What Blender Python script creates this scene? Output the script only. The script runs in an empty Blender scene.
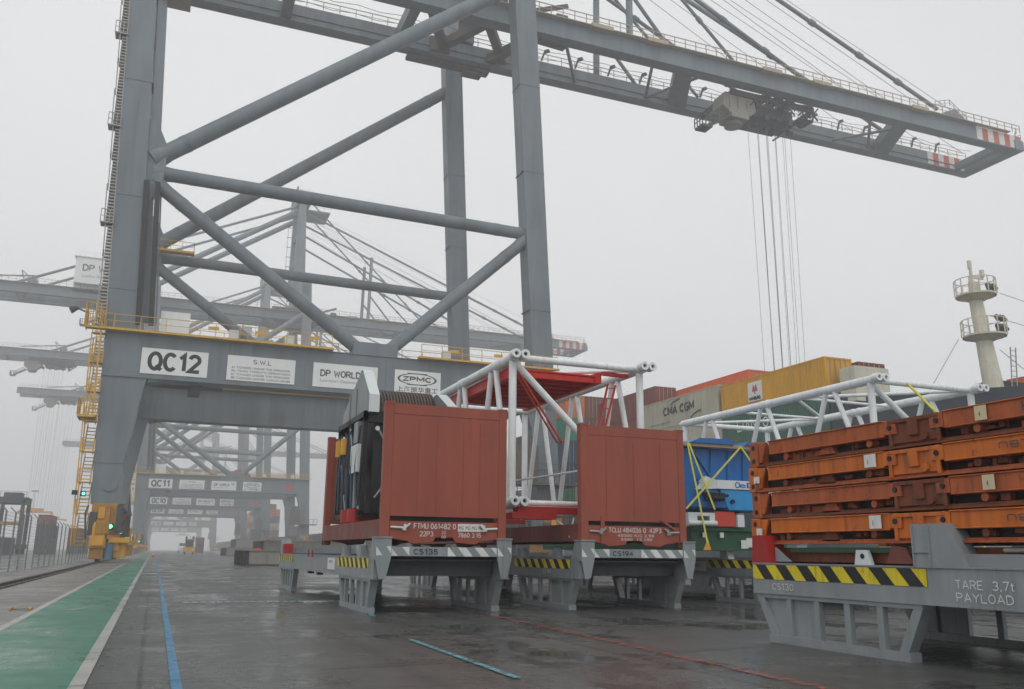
import bpy, math, random
from mathutils import Vector, Matrix
random.seed(7)
R = math.radians
S = bpy.context.scene
COL = S.collection

# ------------------------------------------------------------------ materials
def new_mat(name):
    m = bpy.data.materials.new(name); m.use_nodes = True
    nt = m.node_tree
    return m, nt, nt.nodes['Principled BSDF']

def paint(name, col, rough=0.5, var=0.12, rust=0.0, rustcol=(0.09, 0.04, 0.025), scale=1.2, streak=True, metallic=0.0, bump=0.0, spec=0.4, dirt=0.0, dirtcol=(0.05,0.045,0.04)):
    """weathered paint: broad tone drift, vertical streaks, optional rust spots"""
    m, nt, p = new_mat(name)
    N = nt.nodes; L = nt.links
    tc0 = N.new('ShaderNodeTexCoord'); oi = N.new('ShaderNodeObjectInfo')
    class _T: outputs = {}
    tv = N.new('ShaderNodeVectorMath'); tv.operation = 'ADD'; rs = N.new('ShaderNodeMath'); rs.operation = 'MULTIPLY'; rs.inputs[1].default_value = 61.0
    L.new(oi.outputs['Random'], rs.inputs[0]); L.new(tc0.outputs['Object'], tv.inputs[0]); L.new(rs.outputs[0], tv.inputs[1])
    tc = _T(); tc.outputs = {'Object': tv.outputs[0]}
    n1 = N.new('ShaderNodeTexNoise'); n1.inputs['Scale'].default_value = scale; n1.inputs['Detail'].default_value = 8
    L.new(tc.outputs['Object'], n1.inputs['Vector'])
    mp = N.new('ShaderNodeMapping'); mp.inputs['Scale'].default_value = (scale*4, scale*4, scale*0.35)
    L.new(tc.outputs['Object'], mp.inputs['Vector'])
    n2 = N.new('ShaderNodeTexNoise'); n2.inputs['Scale'].default_value = 1.0; n2.inputs['Detail'].default_value = 6
    L.new(mp.outputs[0], n2.inputs['Vector'])
    mix = N.new('ShaderNodeMath'); mix.operation = 'ADD'
    L.new(n1.outputs['Fac'], mix.inputs[0]); L.new(n2.outputs['Fac'], mix.inputs[1])
    cr = N.new('ShaderNodeMapRange'); cr.inputs['From Min'].default_value = 0.6; cr.inputs['From Max'].default_value = 1.4
    cr.inputs['To Min'].default_value = 1-var; cr.inputs['To Max'].default_value = 1+var
    L.new(mix.outputs[0], cr.inputs['Value'])
    mul = N.new('ShaderNodeVectorMath'); mul.operation = 'SCALE'; mul.inputs[0].default_value = col[:3]
    L.new(cr.outputs[0], mul.inputs['Scale'])
    out = mul.outputs[0]
    if rust > 0:
        n3 = N.new('ShaderNodeTexNoise'); n3.inputs['Scale'].default_value = scale*3.2; n3.inputs['Detail'].default_value = 12; n3.inputs['Roughness'].default_value = 0.72
        mp3 = N.new('ShaderNodeMapping'); mp3.inputs['Scale'].default_value = (1, 1, 0.5); L.new(tc.outputs['Object'], mp3.inputs['Vector'])
        L.new(mp3.outputs[0], n3.inputs['Vector'])
        r3 = N.new('ShaderNodeMapRange'); r3.inputs['From Min'].default_value = 0.68-rust*0.3; r3.inputs['From Max'].default_value = 0.78-rust*0.3
        L.new(n3.outputs['Fac'], r3.inputs['Value'])
        mx = N.new('ShaderNodeMix'); mx.data_type = 'RGBA'
        L.new(r3.outputs[0], mx.inputs['Factor']); L.new(out, mx.inputs['A']); mx.inputs['B'].default_value = (*rustcol, 1)
        out = mx.outputs['Result']
    if dirt > 0:
        mp4 = N.new('ShaderNodeMapping'); mp4.inputs['Scale'].default_value = (scale*7, scale*7, scale*0.45); mp4.inputs['Location'].default_value = (3.1, 1.7, 0.4)
        L.new(tc.outputs['Object'], mp4.inputs['Vector'])
        n4 = N.new('ShaderNodeTexNoise'); n4.inputs['Scale'].default_value = 1.0; n4.inputs['Detail'].default_value = 10; n4.inputs['Roughness'].default_value = 0.65; L.new(mp4.outputs[0], n4.inputs['Vector'])
        n5 = N.new('ShaderNodeTexNoise'); n5.inputs['Scale'].default_value = scale*0.8; n5.inputs['Detail'].default_value = 5; L.new(mp4.inputs['Vector'].links[0].from_socket, n5.inputs['Vector'])
        m4 = N.new('ShaderNodeMapRange'); m4.inputs['From Min'].default_value = 0.50; m4.inputs['From Max'].default_value = 0.72; m4.inputs['To Max'].default_value = dirt; L.new(n4.outputs['Fac'], m4.inputs['Value'])
        m5 = N.new('ShaderNodeMapRange'); m5.inputs['From Min'].default_value = 0.40; m5.inputs['From Max'].default_value = 0.62; L.new(n5.outputs['Fac'], m5.inputs['Value'])
        mm = N.new('ShaderNodeMath'); mm.operation = 'MULTIPLY'; L.new(m4.outputs[0], mm.inputs[0]); L.new(m5.outputs[0], mm.inputs[1])
        mx4 = N.new('ShaderNodeMix'); mx4.data_type = 'RGBA'; L.new(mm.outputs[0], mx4.inputs['Factor']); L.new(out, mx4.inputs['A']); mx4.inputs['B'].default_value = (*dirtcol, 1); out = mx4.outputs['Result']
        n6 = N.new('ShaderNodeTexNoise'); n6.inputs['Scale'].default_value = scale*14; n6.inputs['Detail'].default_value = 10; n6.inputs['Roughness'].default_value = 0.8; L.new(tc.outputs['Object'], n6.inputs['Vector'])
        m6 = N.new('ShaderNodeMapRange'); m6.inputs['From Min'].default_value = 0.66; m6.inputs['From Max'].default_value = 0.72; m6.inputs['To Max'].default_value = min(.8, dirt*1.3); L.new(n6.outputs['Fac'], m6.inputs['Value'])
        mx6 = N.new('ShaderNodeMix'); mx6.data_type = 'RGBA'; L.new(m6.outputs[0], mx6.inputs['Factor']); L.new(out, mx6.inputs['A']); mx6.inputs['B'].default_value = (*dirtcol, 1); out = mx6.outputs['Result']
    L.new(out, p.inputs['Base Color'])
    rr = N.new('ShaderNodeMapRange'); rr.inputs['From Min'].default_value = 0.35; rr.inputs['From Max'].default_value = 0.65
    rr.inputs['To Min'].default_value = max(0.05, rough-0.12); rr.inputs['To Max'].default_value = min(1, rough+0.15)
    L.new(n1.outputs['Fac'], rr.inputs['Value']); L.new(rr.outputs[0], p.inputs['Roughness'])
    p.inputs['Metallic'].default_value = metallic
    p.inputs['Specular IOR Level'].default_value = spec
    if bump > 0:
        b = N.new('ShaderNodeBump'); b.inputs['Strength'].default_value = bump; b.inputs['Distance'].default_value = 0.01
        nb = N.new('ShaderNodeTexNoise'); nb.inputs['Scale'].default_value = 3; nb.inputs['Detail'].default_value = 4
        L.new(tc.outputs['Object'], nb.inputs['Vector']); L.new(nb.outputs['Fac'], b.inputs['Height']); L.new(b.outputs[0], p.inputs['Normal'])
    return m

M = {}
M['crane'] = paint('crane_grey_paint', (0.160, 0.190, 0.212), 0.5, 0.26, rust=0.06, rustcol=(0.15,0.13,0.11), scale=0.25, dirt=.55, dirtcol=(.09,.095,.10))
M['crane_dark'] = paint('crane_dark_steel', (0.06, 0.06, 0.062), 0.6, 0.25, rust=0.1, scale=0.6)
M['boom_brown'] = paint('crane_rusty_frame', (0.12, 0.10, 0.085), 0.7, 0.25, rust=0.25, scale=0.6)
M['seam'] = paint('seam_grey', (0.13, 0.155, 0.172), 0.6, 0.2, scale=0.5)
M['yellow_rail'] = paint('safety_yellow', (0.62, 0.36, 0.04), 0.5, 0.25, rust=0.1, scale=0.8)
M['rail_grey'] = paint('galvanised_rail', (0.34, 0.33, 0.31), 0.55, 0.2, rust=0.05, scale=0.8)
M['rail_tan'] = paint('tan_rail', (0.42, 0.34, 0.25), 0.6, 0.25, rust=0.15, scale=0.8)
M['bogie'] = paint('bogie_yellow', (0.66, 0.33, 0.02), 0.5, 0.25, rust=0.16, scale=1.0)
M['bogie_old'] = paint('bogie_grimy_yellow', (0.40, 0.19, 0.02), 0.6, 0.3, rust=0.35, rustcol=(0.10,0.05,0.02), scale=1.5, dirt=.7)
M['signw'] = paint('sign_white', (0.78, 0.80, 0.78), 0.4, 0.05, scale=0.8)
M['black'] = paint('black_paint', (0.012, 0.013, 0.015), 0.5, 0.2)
M['blackbox'] = paint('black_machine', (0.016, 0.019, 0.022), 0.5, 0.4, rust=0.05)
M['darktext'] = paint('dark_lettering', (0.05, 0.055, 0.06), 0.6, 0.1)
M['faintd'] = paint('small_lettering', (0.12, 0.13, 0.13), 0.6, 0.1)
M['faint'] = paint('faded_lettering', (0.25, 0.26, 0.26), 0.6, 0.1)
M['whitep'] = paint('white_paint', (0.72, 0.73, 0.73), 0.5, 0.10, rust=0.04, rustcol=(0.35,0.30,0.25))
M['boomred'] = paint('striped_red', (0.50, 0.10, 0.06), 0.6, 0.15)
M['boomwhite'] = paint('striped_white', (0.66, 0.64, 0.62), 0.6, 0.1)
M['container'] = paint('oxide_red_container', (0.295, 0.072, 0.044), 0.55, 0.2, rust=0.10, rustcol=(0.15,0.05,0.032), scale=1.1, bump=0.5, dirt=.32, dirtcol=(.11,.035,.025))
M['container_dark'] = paint('oxide_red_grime', (0.19, 0.055, 0.04), 0.6, 0.3, rust=0.15, scale=1.6)
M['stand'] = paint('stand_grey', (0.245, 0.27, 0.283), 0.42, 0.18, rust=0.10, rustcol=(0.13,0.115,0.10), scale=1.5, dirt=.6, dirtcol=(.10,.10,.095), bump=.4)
M['stand_shade'] = paint('stand_underside_shade', (0.06, 0.07, 0.075), 0.6, 0.2, scale=1.3)  # darker copy of the stand grey, shade beneath put into the colour
M['hazy'] = paint('hazard_yellow', (0.72, 0.58, 0.02), 0.5, 0.18, rust=0.22, rustcol=(0.24,0.22,0.10), scale=2.5, dirt=.6)
M['hazk'] = paint('hazard_black', (0.015, 0.016, 0.018), 0.5, 0.2, scale=2)
M['whites'] = paint('stripe_white', (0.66, 0.68, 0.66), 0.5, 0.14, rust=0.3, rustcol=(0.33,0.34,0.34), scale=2.5)
M['orange'] = paint('rack_orange', (0.56, 0.135, 0.010), 0.5, 0.30, rust=0.28, rustcol=(0.14,0.045,0.025), scale=2.2, bump=0.7, dirt=.8, dirtcol=(.10,.03,.02))
M['orange_old'] = paint('rack_orange_faded', (0.40, 0.095, 0.026), 0.6, 0.34, rust=0.38, rustcol=(0.13,0.04,0.025), scale=2.2, bump=0.7, dirt=.8, dirtcol=(.09,.03,.02))
M['rust'] = paint('rust_brown', (0.17, 0.05, 0.024), 0.75, 0.4, rust=0.3, rustcol=(0.04,0.02,0.016), scale=2.5)
M['deck_shade_grime'] = paint('rack_recess_shade_grime', (0.03, 0.018, 0.014), 0.8, 0.4, scale=2)  # near-black backing: recess shade and grime put into the deck colour
M['red'] = paint('bright_red', (0.36, 0.018, 0.015), 0.45, 0.15, rust=0.05, scale=1.5)
M['deckred'] = paint('deck_red', (0.60, 0.035, 0.025), 0.5, 0.2, rust=.08, scale=2)
M['redtube'] = paint('red_tube', (0.55, 0.06, 0.035), 0.5, 0.1)
M['trusswhite'] = paint('lattice_white', (0.76, 0.79, 0.79), 0.45, 0.14, rust=0.14, rustcol=(0.40,0.38,0.34), scale=2.2, dirt=.5, dirtcol=(.28,.25,.21), bump=.5)
M['blue'] = paint('machine_blue', (0.008, 0.125, 0.38), 0.4, 0.2, rust=0.05, scale=1.5, dirt=.5, bump=1.0)
M['blue_light'] = paint('machine_blue_light', (0.02, 0.27, 0.60), 0.4, 0.12, scale=1.5, dirt=.4)
M['greenrack'] = paint('dark_green', (0.025, 0.085, 0.045), 0.5, 0.2, rust=0.05, scale=1)
M['strap'] = paint('yellow_strap', (0.62, 0.60, 0.10), 0.6, 0.2, scale=5)
M['wood'] = paint('weathered_wood', (0.36, 0.27, 0.19), 0.8, 0.25, scale=3)
M['label_cream'] = paint('paper_label', (0.60, 0.52, 0.34), 0.7, 0.12, scale=6)
M['label_white'] = paint('white_label', (0.68, 0.68, 0.66), 0.6, 0.12, scale=6)
M['rope'] = paint('steel_rope', (0.05, 0.04, 0.035), 0.6, 0.3, scale=8)
M['ropelay'] = paint('drum_rope', (0.075, 0.05, 0.04), 0.6, 0.4, scale=8)
M['ropetan'] = paint('greased_rope', (0.13, 0.085, 0.065), 0.5, 0.4, scale=8)
M['hoist'] = paint('hoist_rope_steel', (0.12, 0.11, 0.10), 0.6, 0.2, scale=1)
M['pgrey'] = paint('plate_grey', (0.24, 0.26, 0.27), 0.45, 0.12, rust=0.04)
M['plight'] = paint('plate_light', (0.62, 0.66, 0.66), 0.45, 0.08)
M['motor'] = paint('hydraulic_hose_blue', (0.03, 0.06, 0.10), 0.5, 0.3, scale=3)
M['tyre'] = paint('tyre', (0.02, 0.02, 0.02), 0.8, 0.2)
M['hatch'] = paint('hatch_cover_grey', (0.24, 0.23, 0.20), 0.7, 0.22, rust=0.18, rustcol=(0.2,0.13,0.08), scale=0.8)
M['hull'] = paint('hull_navy', (0.022, 0.030, 0.042), 0.6, 0.2, rust=0.04, scale=0.5)
M['mast'] = paint('mast_cream', (0.60, 0.57, 0.46), 0.5, 0.15, rust=0.16, rustcol=(.30,.17,.09), scale=1.2, dirt=.6, dirtcol=(.25,.16,.09))
M['cone'] = paint('cone_orange', (0.75, 0.08, 0.03), 0.5, 0.1)
M['strad'] = paint('straddle_dark', (0.06, 0.075, 0.085), 0.6, 0.25, rust=0.08, scale=0.4)
M['fencem'] = paint('fence_wire', (0.20, 0.21, 0.21), 0.6, 0.2)
M['steelrail'] = paint('rail_steel', (0.05, 0.04, 0.035), 0.45, 0.3, scale=3)
M['glass'] = paint('dark_glass', (0.02, 0.03, 0.035), 0.12, 0.1)
M['redtext'] = paint('red_lettering', (0.65, 0.03, 0.02), 0.5, 0.05)
M['bluetext'] = paint('blue_lettering', (0.02, 0.12, 0.42), 0.5, 0.05)
M['whitetext'] = paint('white_lettering', (0.62, 0.60, 0.57), 0.6, 0.15, rust=0.1, rustcol=(0.3,0.12,0.09), scale=5)

def corr(name, col, axis, pitch=0.28, var=0.14, rust=0.06):
    """container side: corrugation as bump from a wave along one axis"""
    m = paint(name, col, 0.55, var, rust=rust, scale=0.7)
    nt = m.node_tree; N = nt.nodes; L = nt.links; p = N['Principled BSDF']
    tc = N.new('ShaderNodeTexCoord'); w = N.new('ShaderNodeTexWave'); w.bands_direction = axis
    w.inputs['Scale'].default_value = 1/(pitch*20)*6.28/1.0
    L.new(tc.outputs['Object'], w.inputs['Vector'])
    b = N.new('ShaderNodeBump'); b.inputs['Strength'].default_value = 1; b.inputs['Distance'].default_value = 0.05
    L.new(w.outputs['Fac'], b.inputs['Height']); L.new(b.outputs[0], p.inputs['Normal'])
    return m

def emit(name, col, strength):
    m, nt, p = new_mat(name)
    p.inputs['Base Color'].default_value = (*col, 1); p.inputs['Emission Color'].default_value = (*col, 1)
    p.inputs['Emission Strength'].default_value = strength
    return m
M['greenlamp'] = emit('green_signal_lamp', (0.15, 1.0, 0.55), 2.0)

def ground_mat(name, base, spread, wet=0.5, scale=0.35, joints=True):
    m, nt, p = new_mat(name); N = nt.nodes; L = nt.links
    tc = N.new('ShaderNodeTexCoord')
    def noise(s, d, r=0.6, sc=(1, 1, 1)):
        mp = N.new('ShaderNodeMapping'); mp.inputs['Scale'].default_value = sc; L.new(tc.outputs['Object'], mp.inputs['Vector'])
        n = N.new('ShaderNodeTexNoise'); n.inputs['Scale'].default_value = s; n.inputs['Detail'].default_value = d; n.inputs['Roughness'].default_value = r
        L.new(mp.outputs[0], n.inputs['Vector']); return n.outputs['Fac']
    big = noise(scale, 8, 0.62); streak = noise(0.8, 8, 0.6, (1.0, 0.3, 1)); fine = noise(60, 3, 0.7); mid = noise(2.2, 10, 0.65)
    def rng(v, a, b, c, d):
        r = N.new('ShaderNodeMapRange'); r.inputs['From Min'].default_value = a; r.inputs['From Max'].default_value = b
        r.inputs['To Min'].default_value = c; r.inputs['To Max'].default_value = d; L.new(v, r.inputs['Value']); return r.outputs[0]
    def mth(op, a, b):
        q = N.new('ShaderNodeMath'); q.operation = op
        for i, s in ((0, a), (1, b)):
            if isinstance(s, (int, float)): q.inputs[i].default_value = s
            else: L.new(s, q.inputs[i])
        return q.outputs[0]
    f = mth('MULTIPLY', rng(big, 0.35, 0.65, 1-spread, 1+spread), rng(streak, 0.3, 0.7, 1-spread*0.7, 1+spread*0.7))
    f = mth('MULTIPLY', f, rng(fine, 0.25, 0.75, 0.82, 1.18))
    f = mth('MULTIPLY', f, rng(mid, 0.3, 0.7, 0.86, 1.12))
    wetf = rng(big, 0.42, 0.56, 0, 1)
    wetn = rng(mth('ADD', mth('MULTIPLY', streak, 0.6), mth('MULTIPLY', mid, 0.4)), 0.42, 0.56, 0, 1)
    wetm = mth('MULTIPLY', wetf, wetn)
    f = mth('MULTIPLY', f, rng(wetm, 0, 1, 1.12, 0.72))
    if joints:
        br = N.new('ShaderNodeTexBrick'); br.offset = 0; br.inputs['Scale'].default_value = 1
        br.inputs['Brick Width'].default_value = 5.0; br.inputs['Row Height'].default_value = 6.0; br.inputs['Mortar Size'].default_value = 0.022
        br.inputs['Color1'].default_value = (1, 1, 1, 1); br.inputs['Color2'].default_value = (.93, .93, .93, 1); br.inputs['Mortar'].default_value = (.35, .35, .35, 1)
        L.new(tc.outputs['Object'], br.inputs['Vector'])
        f = mth('MULTIPLY', f, br.outputs['Color'])
        # hairline cracks, and dark tyre scuffs running along the quay
        vn = N.new('ShaderNodeTexNoise'); vn.inputs['Scale'].default_value = 1.3; vn.inputs['Detail'].default_value = 6; L.new(tc.outputs['Object'], vn.inputs['Vector'])
        va = N.new('ShaderNodeVectorMath'); va.operation = 'MULTIPLY_ADD'; L.new(vn.outputs['Color'], va.inputs[0]); va.inputs[1].default_value = (.7, .7, 0); L.new(tc.outputs['Object'], va.inputs[2])
        vo = N.new('ShaderNodeTexVoronoi'); vo.feature = 'DISTANCE_TO_EDGE'; vo.inputs['Scale'].default_value = 0.22; L.new(va.outputs[0], vo.inputs['Vector'])
        f = mth('MULTIPLY', f, rng(vo.outputs['Distance'], 0.0, 0.006, 0.55, 1.0))
        ty = noise(1.0, 5, 0.5, (2.2, 0.06, 1)); f = mth('MULTIPLY', f, rng(ty, 0.5, 0.68, 1.0, 0.72))
        sp = noise(26, 4, 0.75); f = mth('MULTIPLY', f, rng(sp, 0.62, 0.70, 1.0, 0.7))
    sc = N.new('ShaderNodeVectorMath'); sc.operation = 'SCALE'; sc.inputs[0].default_value = base; L.new(f, sc.inputs['Scale'])
    L.new(sc.outputs[0], p.inputs['Base Color'])
    rgh = mth('ADD', rng(wetm, 0, 1, 0.36+0.28*(1-wet), 0.04+0.28*(1-wet)), rng(fine, 0.3, 0.7, -0.05, 0.07))
    L.new(rgh, p.inputs['Roughness'])
    p.inputs['Specular IOR Level'].default_value = 0.5
    b = N.new('ShaderNodeBump'); b.inputs['Strength'].default_value = 0.35; b.inputs['Distance'].default_value = 0.012
    L.new(rng(wetm, 0, 1, 0.45, 0.05), b.inputs['Strength']); L.new(mth('ADD', mth('MULTIPLY', fine, 0.35), mid), b.inputs['Height']); L.new(b.outputs[0], p.inputs['Normal'])
    return m
M['ground'] = ground_mat('wet_concrete', (0.087, 0.090, 0.086), 0.30, wet=0.95)
M['apron'] = ground_mat('dry_concrete_strip', (0.17, 0.16, 0.145), 0.18, wet=0.35, joints=False)
M['greenway'] = ground_mat('green_walkway_paint', (0.065, 0.21, 0.145), 0.16, wet=0.65, joints=False)
M['linewhite'] = ground_mat('worn_white_line', (0.42, 0.42, 0.39), 0.16, wet=0.4, joints=False)
M['lineblue'] = ground_mat('worn_blue_line', (0.05, 0.21, 0.40), 0.25, wet=0.5, joints=False)
def worn(name, base, thr):
    m = ground_mat(name, base, 0.25, wet=0.6, joints=False)
    nt = m.node_tree; N = nt.nodes; L = nt.links; p = N['Principled BSDF']
    tc = N.new('ShaderNodeTexCoord'); n = N.new('ShaderNodeTexNoise'); n.inputs['Scale'].default_value = 9; n.inputs['Detail'].default_value = 8; n.inputs['Roughness'].default_value = 0.75
    L.new(tc.outputs['Object'], n.inputs['Vector'])
    r = N.new('ShaderNodeMapRange'); r.inputs['From Min'].default_value = thr; r.inputs['From Max'].default_value = thr+0.06; r.inputs['To Max'].default_value = 0.92
    L.new(n.outputs['Fac'], r.inputs['Value']); L.new(r.outputs[0], p.inputs['Alpha'])
    return m
M['linered'] = worn('worn_red_line', (0.42, 0.085, 0.055), 0.485)
M['linecyan'] = worn('worn_cyan_line', (0.12, 0.38, 0.42), 0.42)
M['lineblue'] = worn('worn_blue_line', (0.06, 0.23, 0.40), 0.36)
M['linewhite'] = worn('worn_white_line', (0.40, 0.40, 0.37), 0.33)
M['greenway'] = worn('worn_green_paint', (0.055, 0.20, 0.135), 0.30)
M['linefaint'] = worn('worn_pale_line', (0.38, 0.58, 0.66), 0.38)
M['water'] = paint('harbour_water', (0.06, 0.075, 0.08), 0.15, 0.1, bump=0.5)

# ------------------------------------------------------------------ mesh helpers
class MB:
    def __init__(self, off=(0, 0, 0)):
        self.v = []; self.f = []; self.m = []; self.sm = []; self.off = Vector(off)
    def _add(self, vs, fs, m=0, sm=False):
        b = len(self.v); self.v += [Vector(x) for x in vs]
        for q in fs:
            self.f.append([b+i for i in q]); self.m.append(m); self.sm.append(sm)
        return self
    def box(self, x0, x1, y0, y1, z0, z1, m=0):
        vs = [(x, y, z) for z in (z0, z1) for y in (y0, y1) for x in (x0, x1)]
        return self._add(vs, [(0,2,3,1), (4,5,7,6), (0,1,5,4), (2,6,7,3), (0,4,6,2), (1,3,7,5)], m)
    def prism(self, poly, axis, a, b, m=0):
        """poly: 2D points in the plane normal to axis; extruded a..b along axis"""
        def P(p, t):
            return {'x': (t, p[0], p[1]), 'y': (p[0], t, p[1]), 'z': (p[0], p[1], t)}[axis]
        n = len(poly); vs = [P(p, a) for p in poly] + [P(p, b) for p in poly]
        fs = [tuple(range(n-1, -1, -1)), tuple(range(n, 2*n))] + [(i, (i+1) % n, n+(i+1) % n, n+i) for i in range(n)]
        return self._add(vs, fs, m)
    def tube(self, p, q, r, n=12, r2=None, m=0, cap=True):
        p = Vector(p); q = Vector(q); d = (q-p)
        if d.length < 1e-6: return self
        d.normalize(); u = d.orthogonal().normalized(); w = d.cross(u); r2 = r if r2 is None else r2
        vs = []
        for c, rr in ((p, r), (q, r2)):
            for i in range(n):
                a = 2*math.pi*i/n; vs.append(c + (u*math.cos(a)+w*math.sin(a))*rr)
        self._add(vs, [(i, (i+1) % n, n+(i+1) % n, n+i) for i in range(n)], m, n > 6)
        if cap: self._add(vs[:n], [tuple(range(n-1, -1, -1))], m); self._add(vs[n:], [tuple(range(n))], m)
        return self
    def bar(self, p, q, w, h, up=(0, 0, 1), m=0):
        p = Vector(p); q = Vector(q); d = (q-p).normalized(); up = Vector(up)
        if abs(d.dot(up)) > 0.99: up = Vector((0, 1, 0))
        s = d.cross(up).normalized(); t = s.cross(d)
        vs = [c + s*a*w/2 + t*b*h/2 for c in (p, q) for a, b in ((-1,-1), (1,-1), (1,1), (-1,1))]
        return self._add(vs, [(3,2,1,0), (4,5,6,7), (0,1,5,4), (1,2,6,5), (2,3,7,6), (3,0,4,7)], m)
    def ring(self, c, r0, r1, axis, t, n=24, m=0, sx=1.0):
        c = Vector(c); vs = []
        for k in (0, 1):
            for r in (r0, r1):
                for i in range(n):
                    a = 2*math.pi*i/n; a1, b1 = r*math.cos(a)*sx, r*math.sin(a)
                    o = {'x': (k*t, a1, b1), 'y': (a1, k*t, b1), 'z': (a1, b1, k*t)}[axis]
                    vs.append(c+Vector(o))
        fs = []
        for i in range(n):
            j = (i+1) % n
            fs += [(i, j, n+j, n+i), (2*n+i, 3*n+i, 3*n+j, 2*n+j), (n+i, n+j, 3*n+j, 3*n+i), (i, 2*n+i, 2*n+j, j)]
        return self._add(vs, fs, m)
    def build(self, name, mat, parent=None, bevel=0):
        me = bpy.data.meshes.new(name)
        me.from_pydata([v-self.off for v in self.v], [], self.f)
        mats = mat if isinstance(mat, (list, tuple)) else [mat]
        for k in mats: me.materials.append(M[k] if isinstance(k, str) else k)
        me.polygons.foreach_set('material_index', self.m)
        me.polygons.foreach_set('use_smooth', self.sm)
        import bmesh as _bm
        b = _bm.new(); b.from_mesh(me); _bm.ops.recalc_face_normals(b, faces=b.faces); b.to_mesh(me); b.free()
        me.update()
        o = bpy.data.objects.new(name, me); COL.objects.link(o)
        if parent: o.parent = parent
        if bevel:
            bv = o.modifiers.new('bevel', 'BEVEL'); bv.width = bevel; bv.segments = 1; bv.limit_method = 'ANGLE'
        return o

def text(s, parent, off, origin, u, v, width=None, height=1.0, mat='black', name='lettering', bold=0.0, fit=True, depth=0.004):
    """s set flat on a surface: origin = lower-left corner, u/v = unit directions of the writing"""
    cu = bpy.data.curves.new('t', 'FONT'); cu.body = s; cu.size = 1.0; cu.offset = bold; cu.extrude = 0.0; cu.resolution_u = 3
    to = bpy.data.objects.new('t', cu); COL.objects.link(to)
    dg = bpy.context.evaluated_depsgraph_get()
    me = bpy.data.meshes.new_from_object(to.evaluated_get(dg))
    bpy.data.objects.remove(to); bpy.data.curves.remove(cu)
    xs = [w.co.x for w in me.vertices]; ys = [w.co.y for w in me.vertices]
    if not xs: return None
    x0, x1, y0, y1 = min(xs), max(xs), min(ys), max(ys)
    sy = height/(y1-y0); sx = (width/(x1-x0)) if width else sy
    u = Vector(u); v = Vector(v); n = u.cross(v); o = Vector(origin)-Vector(off)
    for w in me.vertices: w.co = o + u*((w.co.x-x0)*sx) + v*((w.co.y-y0)*sy) + n*depth
    me.materials.clear(); me.materials.append(M[mat]); me.name = name
    ob = bpy.data.objects.new(name, me); COL.objects.link(ob); ob.parent = parent
    return ob
def ARC(cx, cy, rx, ry, a0, a1, n=12): return [(cx+rx*math.cos(R(a0+(a1-a0)*i/n)), cy+ry*math.sin(R(a0+(a1-a0)*i/n))) for i in range(n+1)]
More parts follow.
